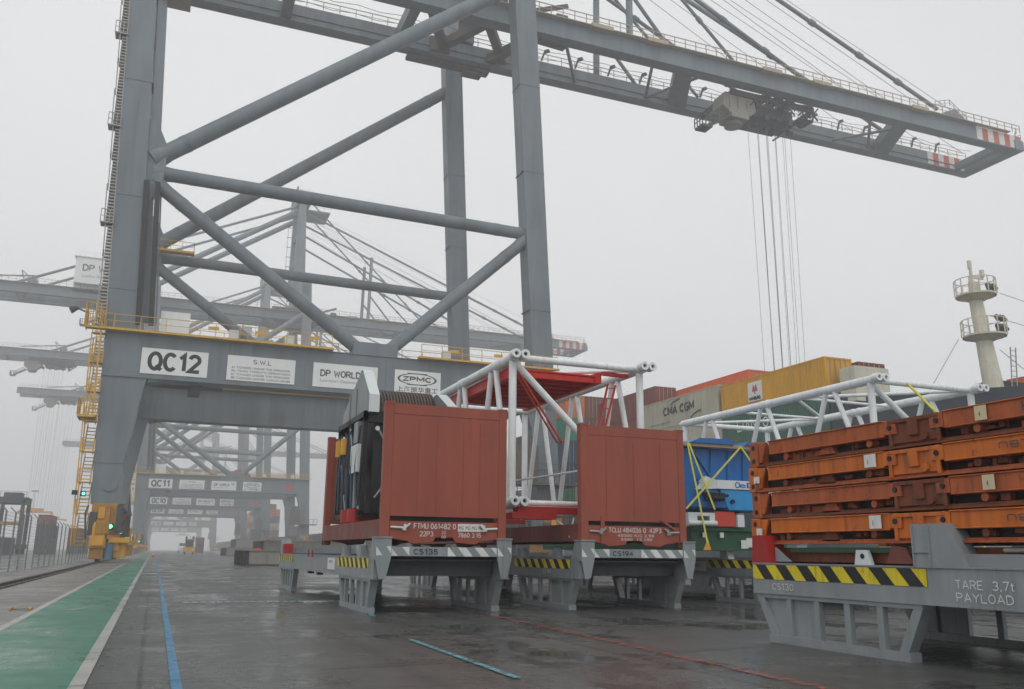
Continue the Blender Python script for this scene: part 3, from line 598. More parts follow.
            if X0 < 0:
                m = B(); m.box(X0+1.55,X0+2.05,Y-.28,Y+.02,2.55,3.05); m.build('signal_housing','black',bg)
                m = B(); m.tube((X0+1.8,Y-.34,2.8), (X0+1.8,Y-.29,2.8), .17, 14); m.build('signal_lamp', 'greenlamp', bg)
    m = B(); m.box(-6.35,-5.95,YN-1.0,YN-.7,5.2,5.55); m.box(-5.75,-5.35,YN-1.0,YN-.7,5.1,5.5); m.build('signal_housing','black',t)
    m = B(); m.tube((-5.5,YN-1.04,5.3), (-5.5,YN-1.01,5.3), .12, 12); m.build('signal_lamp', 'greenlamp', t)
    m = B(); m.bar((-6.8,YN-.7,20.0),(-7.6,YN-.7,20.3),.12,.12); m.tube((-7.6,YN-.9,20.3),(-8.1,YN-1.0,20.0),.16,10,.3); m.build('floodlight','crane_dark',t)
    # cable reel and waterside leg equipment
    m = B(); m.tube((20.6,YF+3.2,19.8), (20.6+.01,YF+2.6,19.8), 3.3, 32); m.ring((20.6,YF+2.3,19.8), 2.6, 3.3, 'y', .3, 32)
    m.build('cable_reel', 'reel', t)
    m = B(); m.box(31.0,38,YN-1.6,YN+2,7.4,7.6); rail(m,(31.0,YN-1.6,7.6),(38,YN-1.6,7.6),1.2,1.0,.04); m.box(31.4,33.6,YN-1,YN+1.4,7.7,11.2); m.box(31.8,33.0,YN-1,YN+1.4,11.2,12)
    for k in range(12): m.bar((31.2,YN-1.5,.4+k*.6),(32.2,YN-1.5,.4+k*.6),.06,.06)
    m.bar((31.2,YN-1.5,0),(31.2,YN-1.5,7.5),.08,.08); m.bar((32.2,YN-1.5,0),(32.2,YN-1.5,7.5),.08,.08)
    m.build('equipment_platform', 'boom_brown', t)
    # signs
    def sign(x0, x1, z0, z1, name):
        m = B(); m.box(x0, x1, YN-.06, YN-.004, z0, z1); return m.build(name, 'signw', t)
    y = YN-.06
    s = sign(-2.45, 2.87, 15.45, 17.65, 'number_sign')
    s3 = sign(4.46, 10.26, 15.45, 17.65, 'load_sign')
    lettering('S.W.L', s3, BASE, (6.6,y,16.98), *UX, width=1.6, height=.42, mat='darktext', depth=.01)
    for i, w in enumerate(('61 TONNES UNDER THE SPREADER', 'IN TWIN TWENTY OPERATION', '61 TONNES UNDER THE SPREADER', '80 TONNES UNDER CARGO BEAM')):
        text(w, s3, BASE, (4.85,y,16.5-i*.31), *UX, width=5.0, height=.2, mat='faintd', bold=.01, depth=.008)
    s4 = sign(11.86, 17.75, 15.45, 17.65, 'operator_sign')
    lettering('DP WORLD', s4, BASE, (12.5,y,16.42), *UX, width=3.7, height=.64, mat='bluedark', w=.17, depth=.01)
    text('London Gateway', s4, BASE, (12.5,y,15.85), *UX, width=3.7, height=.36, mat='faint', depth=.008)
    for k in range(3):
        m = B()
        for i in range(9):
            a0 = R(20+k*120+i*11); a1 = R(20+k*120+i*11+11.5); r0 = .38-.02*i; r1 = r0-.12
            m._add([(16.95+math.cos(a)*r*1.15, y-.01, 17.0+math.sin(a)*r) for a, r in ((a0,r0),(a1,r0),(a1,r1),(a0,r1))], [(0,1,2,3)])
        m.build('emblem', 'bluedark', s4)
    s5 = sign(19.38, 23.84, 15.45, 17.65, 'maker_sign')
    m = B(); m.ring((21.55,y-.01,16.85), .50, .56, 'y', .005, 40, sx=3.4); m.box(20.6,22.5,y-.012,y-.005,17.33,17.42); m.box(20.6,22.5,y-.012,y-.005,16.28,16.37); m.build('emblem', 'darktext', s5)
    lettering('ZPMC', s5, BASE, (20.15,y,16.62), *UX, width=2.8, height=.48, mat='black', w=.24, depth=.01)
    text('上海振华重工', s5, BASE, (19.6,y,15.6), *UX, width=4.0, height=.52, mat='black', bold=.01, depth=.008)
    lettering('ABB', t, BASE, (29.3,YN,16.2), *UX, width=2.6, height=1.0, mat='redtext', w=.28, depth=.05)
    return t, s

M['blue_gr'] = paint('motor_blue_grey', (0.08, 0.18, 0.28), 0.5, 0.15)
M['reel'] = paint('reel_orange', (0.50, 0.13, 0.04), 0.6, 0.2, rust=.1)
M['bluedark'] = paint('navy_lettering', (0.03, 0.04, 0.09), 0.5, 0.1)

crane, numsign = build_crane()

def add_trolley(parent, X, off, ropes=True):
    """hoist trolley under the boom, X = its centre"""
    m = MB(off)
    m.box(X-6, X+8, 88.1, 88.5, 61.9, 62.7); m.box(X-6, X+8, 95.2, 95.6, 61.9, 62.7)
    for dx in (-6, -2, 3, 7.6): m.box(X+dx, X+dx+.4, 88.5, 95.2, 61.9, 62.5)
    m.box(X-1, X+5.0, 89.2, 93.8, 60.3, 61.9); m.bar((X+5.5,88.9,60.2),(X+8,88.9,61.8),.25,.25); m.bar((X+5.5,94.2,60.0),(X+8,94.2,61.8),.25,.25)
    for dx in (0.4, 2.4, 4.4): m.tube((X+dx,88.5,63.2), (X+dx,95.0,63.2), .6, 14)
    for dx in (-3, -1, 1, 3, 5, 7): m.bar((X+dx,88.0,60.8), (X+dx+1.6,88.0,62.6), .18,.18); m.bar((X+dx+1.6,88.2,60.8), (X+dx,88.2,62.6), .16,.16)
    for dx in (-2, 0, 2, 4, 6): m.box(X+dx,X+dx+.6,88.8,89.4,59.5+.3*((dx//2)%2),60.4); m.tube((X+dx,91.6,60.1),(X+dx+.7,91.6,60.1),.42,10)
    rail(m, (X-2,87.9,60.6), (X+7.5,87.9,61.6), 1.1, .8, .06); rail(m, (X-5,95.8,62), (X+7,95.8,62), 1.1, .9, .05); m.box(X+5.6,X+7.6,87.9,90,60.4,60.55)
    tr = m.build('trolley', 'crane_dark', parent)
    m = MB(off); m.prism([(X-7.2,60.2),(X-6.8,62.2),(X-2.2,62.2),(X-1.8,60.2),(X-2.8,59.3),(X-6.2,59.3)], 'y', 88.4, 91.0)
    m.box(X-6.0,X-3.2,88.2,91.2,58.6,59.3); m.tube((X-4.6,90,58.1),(X-4.6,90,58.6),1.2,14)
    for dx in (-6.2,-4.8,-3.4): m.box(X+dx,X+dx+.12,88.3,88.4,60.1,62.0)
    m.build('cab', 'cabtan', tr)
    m = MB(off); m.bar((X-6.2,88.8,58.7),(X-9.8,88.8,56.6),1.2,.3); m.box(X-10.8,X-9.2,88.2,90.0,56.3,56.6); rail(m,(X-10.8,88.2,56.6),(X-9.2,88.2,56.6),1.3,.6,.06); rail(m,(X-9.4,88.2,56.6),(X-6.6,88.2,58.4),1.2,.7,.05); rail(m,(X-10.8,88.2,56.6),(X-10.8,90,56.6),1.3,.6,.06)
    m.build('access_gangway', 'crane_dark', tr)
    m = MB(off); m.prism([(X-1.95,60.3),(X-2.2,62.0),(X-2.13,62.0),(X-1.88,60.3)], 'y', 88.7, 90.8); m.build('window', 'glass', tr)
    if ropes:
        for k, (dx, y) in enumerate(((-1.2,89.2),(-1.2,91.2),(0.4,89.4),(0.4,91.0),(2.0,89.4),(2.0,91.0),(3.4,89.2),(3.4,91.2),(4.6,89.4),(4.6,91.0),(-.4,90.2),(1.2,90.2),(2.7,90.2))):
            m = MB(off); m.bar((X+dx,y,59.5), (X+dx*.85+.4,y,13.5), .034, .034); m.build('hoist_rope', 'hoist', tr)
        m = MB(off); m.box(X-3.2,X+6.5,89.4,93.6,12.2,12.7); m.box(X-1,X+4,90,93,12.7,13.6); m.box(X-3.4,X-3,88.9,94.1,11.9,12.6); m.box(X+6.3,X+6.7,88.9,94.1,11.9,12.6); m.build('spreader', 'bogie', tr)
    return tr
M['cabtan'] = paint('cab_weathered', (0.26, 0.24, 0.20), 0.6, 0.25, rust=.12, scale=.8)

offs = {1: 0, 2: 151, 3: 234, 4: 315, 5: 512, 6: 700}
nums = {1: 'QC12', 2: 'QC11', 3: 'QC10', 4: 'QC09', 5: 'QC08', 6: 'QC07'}
trx = {1: 72.8, 2: -12, 3: -38.5, 4: -41.0, 5: 60, 6: 20}
labels = {
 1: 'nearest grey quay crane towering overhead, its beam sign reading QC12',
 2: 'second quay crane in the row, its beam sign reading QC11, seen under the QC12 beam',
 3: 'quay crane behind QC11 whose beam sign reads QC10',
 4: 'hazy quay crane whose beam sign reads QC09, fourth in the row',
 5: 'faint quay crane in the mist with sign QC08, fifth in the row',
 6: 'faintest quay crane, last of the row under the beams with sign QC07'}
G = 'ship to shore cranes standing in a row along the quay'
cranes = {1: crane}
for k in range(2, 7):
    c = copy_tree(crane); c.location = BASE+Vector((0, offs[k], 0)); cranes[k] = c
for k, c in cranes.items():
    tag(c, labels[k], 'crane', G)
    s = [x for x in KIDS(c) if x.name.startswith('number_sign')][0]
    lettering(nums[k], s, BASE, (-1.95,77.94,15.72), *UX, width=4.3, height=1.68, mat='black', w=.19, depth=.01)
    add_trolley(c, trx[k], BASE)

# ------------------------------------------------------------------ cargo stands (cassettes)
def hazard(mb, u0, u1, z0, z1, face, c, pitch, lean, ms=(0, 1)):
    """slanted stripes on a plate; face 'x' = plate in the YZ plane at x=c, 'y' = plate in XZ at y=c"""
    def P(u, z): return (c, u, z) if face == 'x' else (u, c, z)
    n = int(math.ceil((u1-u0+abs(lean))/pitch))+1
    for i in range(-1, n):
        a = u0+i*pitch-(lean if lean > 0 else 0)
        poly = [(a, z0), (a+pitch/2, z0), (a+pitch/2+lean, z1), (a+lean, z1)]
        # clip to u0..u1
        def clip(poly, lim, keep):
            out = []
            for j in range(len(poly)):
                p, q = poly[j], poly[(j+1) % len(poly)]
                ip, iq = keep(p[0]), keep(q[0])
                if ip: out.append(p)
                if ip != iq:
                    t = (lim-p[0])/(q[0]-p[0]); out.append((lim, p[1]+(q[1]-p[1])*t))
            return out
        poly = clip(poly, u0, lambda x: x >= u0)
        if len(poly) >= 3: poly = clip(poly, u1, lambda x: x <= u1)
        if len(poly) >= 3: mb._add([P(u, z) for u, z in poly], [tuple(range(len(poly)))], ms[1])

def stand(x0, yn, yf, label, num, front_white=True, near_end=True, near_hz=True, far_hz=True, brackets=(0, None), legs=None, extras=None):
    """steel cargo stand: two side beams, four framed trestle legs, corner brackets, end plates"""
    x1 = x0+2.60; off = (x0, yn, 0)
    t = thing('cargo_stand', off, label, 'cargo stand', 'grey steel cargo stands under the loads')
    B = lambda: MB(off)
    for s, xa in ((0, x0), (1, x1-.16)):
        m = B(); m.box(xa, xa+.16, yn+.1, yf-.1, .62, .985); m.box(xa-.015, xa+.20, yn+.1, yf-.1, .985, 1.0)
        m.box(xa-.012, xa+.19, yn+.1, yf-.1, .605, .625)
        bm_ = m.build('side_beam', 'stand', t)
        if s == 0:
            for (a, b, on) in ((yn+.5, yn+3.45, near_hz), (yf-3.05, yf-.12, far_hz)):
                if on:
                    m = B(); m._add([(xa-.004,a,.79),(xa-.004,b,.79),(xa-.004,b,.975),(xa-.004,a,.975)], [(0,1,2,3)], 0)
                    hazard(m, a, b, .79, .975, 'x', xa-.008, .41, .17)
                    m.build('hazard_stripe', ['hazk', 'hazy'], bm_)
            m = B()
            for yy in ((yn+yf)/2-.7, (yn+yf)/2+.6): m.box(xa-.01, xa+.12, yy, yy+.22, .54, .605)
            m.build('fork_pocket', 'black', bm_)
    legs = legs or ((yn+.35, yn+3.3), (yf-3.15, yf-.3))
    for a, b in legs:
        for s, xa in ((0, x0+.01), (1, x1-.15)):
            m = B(); w = .14
            zt, zb = .605, .0
            m.box(xa-.012, xa+w+.012, a+.215, b-.215, zb+.0, zb+.10)                  # foot rail
            # slanted ends
            for (u0, u1) in ((a, a+.24), (b, b-.24)):
                d = .13 if u1 > u0 else -.13
                m.prism([(u0,zt-.05),(u0+d,zt-.05),(u1+d,zb+.10),(u1,zb+.10)], 'x', xa, xa+w)
            n = 5
            for i in range(1, n):
                yy = lerp(a+.1, b-.1, i/n); m.box(xa+.005, xa+.075, yy-.045, yy+.045, zb+.10, zt-.05)
            # blanked panels in part of the frame
            for i in ((0, 1) if near_end else (3, 4)):
                ya, yb = lerp(a+.1, b-.1, i/n), lerp(a+.1, b-.1, (i+1)/n)
                m.prism([(max(ya, a+.3),zb+.1),(min(yb, b-.3),zb+.1),(min(yb,b-.1),zt),(max(ya,a+.1),zt)], 'x', xa+.05, xa+.08)
            m.box(xa-.003, xa+w+.003, a-.003, b+.003, zt-.05, zt-.002)
            m.build('leg', 'stand', t)
    m = B(); 
    for a, b in legs:
        for yy in (a+.3, b-.3): m.box(x0+.16, x1-.16, yy-.08, yy+.08, .66, .93)
    m.box(x0+.16, x1-.16, yn+.16, yf-.16, .93, .96)
    m.build('deck_frame', 'stand_shade', t)
    for e, (ya, on) in enumerate(((yn, True), (yf, True))):
        sg = 1 if e == 0 else -1
        m = B(); y0_, y1_ = sorted((ya, ya+sg*.09)); m.box(x0+.15, x1-.15, y0_, y1_, 1.02, 1.185)
        pl = m.build('end_plate', 'stand', t)
        m = B(); m.prism([(x0+.15,1.018),(x1-.15,1.018),(x1-.28,.66),(x0+.28,.66)], 'y', ya+sg*.45, ya+sg*.52)
        m._add([(x0+.15,ya+sg*.05,1.019),(x1-.15,ya+sg*.05,1.019),(x1-.15,ya+sg*.5,.95),(x0+.15,ya+sg*.5,.95)], [(0,1,2,3)])
        m.build('end_beam', 'stand_shade', t)
        if e == 0 and front_white:
            m = B(); hazard(m, x0+.2, x0+.62, 1.022, 1.183, 'y', ya-.003, .42, -.14, ms=(0, 0)); hazard(m, x0+1.35, x1-.2, 1.022, 1.183, 'y', ya-.003, .33, -.14, ms=(0, 0)); m.build('painted_stripe', 'whites', pl)
            if num: lettering(num, pl, off, (x0+.70,ya,1.05), *UX, width=.46, height=.10, mat='black', w=.16, depth=.005)
    for by in brackets:
        for s, xa in ((0, x0-.01), (1, x1-.28)):
            ya = yn-.03 if by == 0 else (yf-.42 if by is None else by)
            m = B()
            # folded corner guide: cheeks, a gusset web and a raked face
            if by == 0:
                m.prism([(xa,1.35),(xa+.29,1.35),(xa+.29,1.0),(xa+.2,.62),(xa+.08,.62),(xa,1.0)], 'y', ya, ya+.035)
                m.prism([(ya+.035,1.33),(ya+.3,1.33),(ya+.45,1.0),(ya+.45,.95),(ya+.035,.95)], 'x', xa if s == 0 else xa+.27, xa+.02 if s == 0 else xa+.29)
                m.prism([(ya+.035,1.32),(ya+.12,1.32),(ya+.4,1.01),(ya+.035,1.01)], 'x', xa+.13, xa+.15)
                m.box(xa-.01, xa+.30, ya-.02, ya+.34, 1.335, 1.36)
            else:
                for q0, q1 in ((xa-.012, xa+.012), (xa+.26, xa+.285)): m.prism([(ya+.40,.986),(ya+.40,1.44),(ya-.02,1.44),(ya-.2,.986)], 'x', q0, q1)
                m.prism([(ya-.02,1.44),(ya-.2,.986),(ya-.18,.986),(ya,1.44)], 'x', xa+.013, xa+.259); m.box(xa+.013, xa+.259, ya+.38, ya+.398, .99, 1.435); m.box(xa+.013,xa+.259,ya-.0,ya+.38,1.42,1.437)
                m.box(xa-.03,xa-.0125,ya+.17,ya+.185,1.0,1.43); m.box(xa-.03,xa-.0125,ya+.385,ya+.4,1.0,1.43); m.box(xa-.028,xa-.0125,ya+.187,ya+.384,1.14,1.15)
            b_ = m.build('corner_guide', 'stand', t)
            if by == 0:
                m = B(); m._add([(xa+.01,ya-.006,1.19),(xa+.01,ya-.006,1.03),(xa+.13,ya-.006,1.03)], [(0,1,2)]); m._add([(xa+.2,ya-.006,1.19),(xa+.28,ya-.006,1.19),(xa+.28,ya-.006,1.06)], [(0,1,2)]); m.build('painted_stripe', 'whites', b_)
    if extras: extras(t, off)
    return t

def ex135(t, off):
    x = 3.70
    m = MB(off); m.box(x-.02, x-.002, 19.5, 20.3, .70, .95); s = m.build('notice_plate', 'label_white', t)
    text('DP W', s, off, (x-.02, 20.1, .84), *UY, width=.4, height=.06, mat='darktext')
    m = MB(off)
    for yy in (22.4, 23.0): m.bar((x-.03,yy,.95), (x-.03,yy,1.12), .03,.03)
    m.box(x+.02,x+.3,28.0,28.5,1.0,1.3); m.build('twistlock', 'red', t)
    m = MB(off)
    for yy in (17.2, 18.8): m = MB(off); m.prism([(yy,1.0),(yy+.35,1.0),(yy+.15,1.21),(yy+.05,1.21)], 'x', x+.05, x+.2); m.build('lashing_lug', 'stand', t)
stand(3.70, 15.75, 28.75, 'grey cargo stand marked CS135 carrying the red flat rack with the cable winch', 'CS135', extras=ex135)
def ex194(t, off):
    x = 7.79
    lettering('CS194', t, off, (x, 17.6, .68), *UY, width=.42, height=.085, mat='plight')
    for yy in (17.0, 18.9): m = MB(off); m.prism([(yy,1.0),(yy+.35,1.0),(yy+.15,1.21),(yy+.05,1.21)], 'x', x+.05, x+.2); m.build('lashing_lug', 'stand', t)
stand(7.79, 15.75, 28.75, 'grey cargo stand marked CS194 under the red flat rack with the tall white lattice section', 'CS194', extras=ex194)
def ex3(t, off):
    x = 13.0
    m = MB(off); m.box(x-.02, x-.002, 19.2, 20.4, .70, .94); s = m.build('notice_plate', 'label_white', t)
    text('DP WORLD', s, off, (x-.02, 20.3, .79), *UY, width=.9, height=.08, mat='darktext')
    for yy in (16.6, 18.3): m = MB(off); m.prism([(yy,1.0),(yy+.4,1.0),(yy+.3,1.24),(yy+.1,1.24)], 'x', x+.05, x+.22); m.build('lashing_lug', 'plight', t)
stand(13.0, 15.75, 28.75, 'grey cargo stand under the dark green base and blue hopper machine', '', extras=ex3)
stand(16.6, 14.6, 27.4, 'grey cargo stand under the long white lattice section, behind the orange racks', '')
def ex130(t, off):
    x = 7.60
    lettering('CS130', t, off, (x,9.72,.66), *UY, width=.42, height=.085, mat='whitetext', w=.13)
    lettering('TARE  3,7t', t, off, (x,6.82,.785), *UY, width=.68, height=.09, mat='plight', w=.12)
    lettering('PAYLOAD  60t', t, off, (x,6.82,.66), *UY, width=1.0, height=.09, mat='plight', w=.12)
    m = MB(off); m.prism([(9.0-.9,1.0),(9.0-.62,1.0),(9.0-.66,1.17),(9.0-.84,1.17)], 'x', x+.16, x+.2); m.tube((x+.15,8.24,1.10),(x+.158,8.24,1.10),.03,10,m=1)
    m.build('lashing_lug', ['plight','black'], t)
    m = MB(off); m.prism([(9.75,1.0),(10.15,1.0),(10.12,1.36),(9.86,1.36)], 'x', x+.02, x+.3); m.build('corner_post', 'red', t)
    m = MB(off); m.prism([(9.75,1.02),(9.45,1.02),(9.75,1.2)], 'x', x+.1, x+.13); m.build('corner_gusset','stand',t)
stand(7.60, -2.6, 10.22, 'nearest grey cargo stand marked CS130 with yellow and black edge and TARE lettering', '', front_white=False, near_end=False, near_hz=True, brackets=(6.9,), legs=((-2.2, .7), (7.28, 10.05)), extras=ex130)

# ------------------------------------------------------------------ flat racks
def flat_rack(x0, yn, L, label, txt, mb_extra=None):
    W, z0 = 2.44, 1.235; x1 = x0+W; off = (x0, yn, z0)
    t = thing('flat_rack', off, label, 'flat rack container', 'oxide red folding flat racks on grey stands')
    B = lambda: MB(off)
    h0 = z0+.44; zt = z0+2.59 if L < 7 else z0+2.43
    m = B()
    for xa in (x0, x1-.12): m.box(xa, xa+.12, yn+.18, yn+L-.18, z0+.12, h0); m.box(xa-.01, xa+.15, yn+.2, yn+L-.2, z0+.10, z0+.14)
    m.box(x0+.12, x1-.12, yn+.12, yn+L-.12, h0-.14, h0-.06)
    for i in range(int(L/.9)): m.box(x0+.12, x1-.12, yn+.4+i*.9, yn+.5+i*.9, z0+.15, h0-.14)
    m.build('base_frame', 'container_dark', t)
    for e, ya in ((0, yn), (1, yn+L-.18)):
        m = B()
        # sill below the wall
        m.prism([(x0+.16,z0+.10),(x0+.5,z0+.05),(x0+.62,z0+.0),(x0+1.0,z0+.03),(x0+1.05,z0+.12),(x1-1.05,z0+.12),(x1-1.0,z0+.03),(x1-.62,z0+0),(x1-.5,z0+.05),(x1-.16,z0+.10),(x1-.16,z0+.41),(x0+.16,z0+.41)], 'y', ya+.03, ya+.12)
        for xa in (x0, x1-.16): m.box(xa, xa+.16, ya, ya+.18, z0, zt)
        m.box(x0, x0+.18, ya-.008, ya+.18, z0, z0+.12); m.box(x1-.18, x1, ya-.008, ya+.18, z0, z0+.12)
        m.build('corner_post', 'container', t, bevel=.01)
        m = B(); m.box(x0+.161, x1-.161, ya+.014, ya+.10, z0+.5, zt-.203)
        m.box(x0+.161, x1-.161, ya+.006, ya+.12, zt-.2, zt-.005)
        for i, f in enumerate((.24, .41, .66, .82) if L < 7 else (.2, .5, .8)):
            xx = lerp(x0+.16, x1-.16, f); m.box(xx-.007, xx+.007, ya+.006, ya+.012, z0+.6, zt-.3)
        m.box(x0, x0+.17, ya-.01, ya+.19, zt-.02, zt+.03); m.box(x1-.17, x1, ya-.01, ya+.19, zt-.02, zt+.02)
        w = m.build('end_wall', 'container', t)
        if e == 0:
            m = B()
            for xa, d in ((x0+.18, 1), (x1-.18, -1)):
                m.tube((xa,ya+.0,z0+.30), (xa+d*.24,ya,z0+.29), .022, 10); m.tube((xa+d*.27,ya,z0+.24), (xa+d*.27,ya,z0+.36), .028, 8); m.bar((xa+d*.22,ya-.01,z0+.25),(xa+d*.36,ya-.01,z0+.37),.045,.03)
            m.build('locking_bar', 'plight' if L < 7 else 'rail_grey', t)
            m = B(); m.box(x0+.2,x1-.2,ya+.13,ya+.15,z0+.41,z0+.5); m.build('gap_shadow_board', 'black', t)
    if L < 7:
        m = B(); m.box(x0+1.13,x0+1.47,yn+.02,yn+.029,z0+.575,z0+.71); m.build('data_plate', 'label_white', t)
        lettering('FTMU 061482 0', t, off, (x0+.62,yn+.03,z0+.275), *UX, width=.82, height=.105, mat='whitetext', w=.15)
        lettering('22P3', t, off, (x0+.74,yn+.03,z0+.14), *UX, width=.26, height=.095, mat='whitetext', w=.15)
        text('22\n00', t, off, (x0+1.16,yn+.03,z0+.11), *UX, width=.09, height=.13, mat='whitetext')
        m = B(); m.box(x0+1.48,x1-.46,yn+.022,yn+.029,z0+.24,z0+.38)
        m.build('data_plate', 'label_white', t)
        for q in range(4): text('MG', t, off, (x0+1.50+q*.13,yn+.022,z0+.27), *UX, width=.09, height=.07, mat='container_dark')
        lettering('7860 3.15', t, off, (x0+1.48,yn+.03,z0+.13), *UX, width=.46, height=.085, mat='whitetext')
    else:
        lettering('TCLU 484026 0  42P3', t, off, (x0+.62,yn+.03,z0+.28), *UX, width=1.22, height=.10, mat='whitetext')
        text('45000 KG 2.98\n  5500  12.100', t, off, (x0+.82,yn+.03,z0+.12), *UX, width=.85, height=.13, mat='whitetext')
        m = B(); m.box(x0+.44,x0+.52,yn+.0,yn+.03,z0+.05,z0+.6); m.bar((x1-.62,yn,z0+.55),(x1-.3,yn,z0+.36),.06,.04); m.build('hinge_strut','container',t)
    return t
flat_rack(3.80, 15.85, 6.06, 'red flat rack on the CS135 stand, marked 22P3, with the winch standing on it', '')
flat_rack(7.85, 15.85, 12.19, 'red flat rack on the CS194 stand, marked 42P3, holding the white lattice section', '')

# ------------------------------------------------------------------ cable winch on the first rack
def winch():
    off = (4.0, 18.2, 1.85); t = thing('cable_winch', off, 'black framed winch with rope drum and tall grey side plates on the red flat rack', 'winch')
    B = lambda: MB(off)
    x0, x1, y0, y1 = 3.93, 6.1, 18.35, 21.2
    m = B(); m.box(x0+.25, x1, y0+.12, y1, 1.9, 3.9)
    m.build('housing', 'blackbox', t)
    m = B()
    for xx in (x0, x1-.1):
        for yy in (y0, y1-.1, (y0+y1)/2): m.box(xx, xx+.1, yy, yy+.1, 1.82, 4.0)
        m.box(xx, xx+.1, y0, y1, 3.92, 4.04); m.box(xx, xx+.1, y0, y1, 1.8, 1.92)
    m.box(x0, x1, y0, y0+.1, 3.8, 4.04); m.box(x0, x1, y1-.1, y1, 3.8, 4.04); m.bar((x0+.5,y0+.05,2.0),(x0+1.3,y0+.05,2.9),.05,.05)
    m.build('frame', 'black', t)
    m = B(); m.box(x0-.06,x0+.1,18.6,19.3,2.75,3.35); m.build('control_box', 'plight', t)
    m = B(); m.box(x0-.02,x0+.1,18.75,19.05,2.0,2.7); m.box(x0-.05,x0+.05,18.7,19.1,3.4,3.85); m.build('side_panel', 'pgrey', t)
    m = B()
    for yy in (20.1, 20.7): m.tube((x0-.03,yy,3.25),(x0-.03,yy,3.62),.11,12)
    m.build('gas_bottle', 'bogie', t)
    m = B()
    for yy in (18.8, 19.5): m.tube((x0-.02,yy,1.70),(x0-.02,yy,1.98),.15,12)
    m.box(x0-.02,x0+.12,18.4,20,1.66,1.7); m.build('valve', 'red', t)
    m = B()
    for i in range(9):
        a = 18.5+i*.27; m.tube((x0-.02,a,2.0+.2*(i%2)),(x0-.02,a+.25*((i%3)-1),3.7-.12*(i%3)),.02,6)
    m.build('hose', 'rope', t)
    m = B()
    for a, b in (((x0-.01,18.45,1.95),(x0-.01,19.7,3.8)), ((x0-.01,19.8,1.95),(x0-.01,21.0,3.7)), ((x0+.3,18.36,3.7),(x0+1.2,18.36,2.2)), ((x0+.3,18.36,2.2),(x0+1.1,18.36,3.3))): m.tube(a, b, .025, 8)
    m.build('brace_bar', 'pgrey', t)
    m = B(); m.box(x0+.45,x0+.62,18.33,18.345,3.62,3.72); m.tube((x0+.3,18.34,3.67),(x0+.3,18.33,3.67),.05,14); m.build('warning_label','label_white',t)
    m = B()
    for i in range(5): m.tube((x0-.04,18.55+i*.5,2.0),(x0-.05,18.75+i*.45,2.9),.03,8); m.tube((x0-.05,18.75+i*.45,2.9),(x0-.02,18.6+i*.5,3.75),.025,8)
    m.build('hose', 'motor', t)
    for xa, zt in ((4.0, 5.05), (5.75, 4.62)):
        m = B(); m.prism([(18.2,4.0),(18.2,lerp(4.05,zt,.33)),(19.0,zt),(19.25,zt),(21.1,4.3),(21.2,4.0)], 'x', xa, xa+.2)
        w = m.build('side_plate', 'pgrey', t)
        zk = lerp(4.05, zt, .33)
        m = B(); m.prism([(18.185,4.0),(18.185,zk),(18.99,zt+.012),(19.25,zt+.012),(19.25,zt+.002),(19.0,zt+.002),(18.2,zk+.004),(18.199,4.0)], 'x', xa-.012, xa+.212)
        m.build('edge_flange', 'plight', w)
        m = B()
        for yy in (19.5, 20.2): m.box(xa-.03, xa-.002, yy, yy+.05, 4.1, zt-.35)
        m.build('rib', 'pgrey', w)
    m = B(); n = 42
    for i in range(n):
        xa = lerp(4.22, 5.73, i/n); m.ring((xa+.006,19.7,4.05), .05, .70 if i % 2 else .685, 'x', .028, 28, m=i % 2)
    m.build('rope_drum', ['black', 'ropetan'], t)
    m = B(); m.tube((4.2,19.7,4.05),(5.75,19.7,4.05),.655,24); m.build('drum_core', 'black', t)
winch()

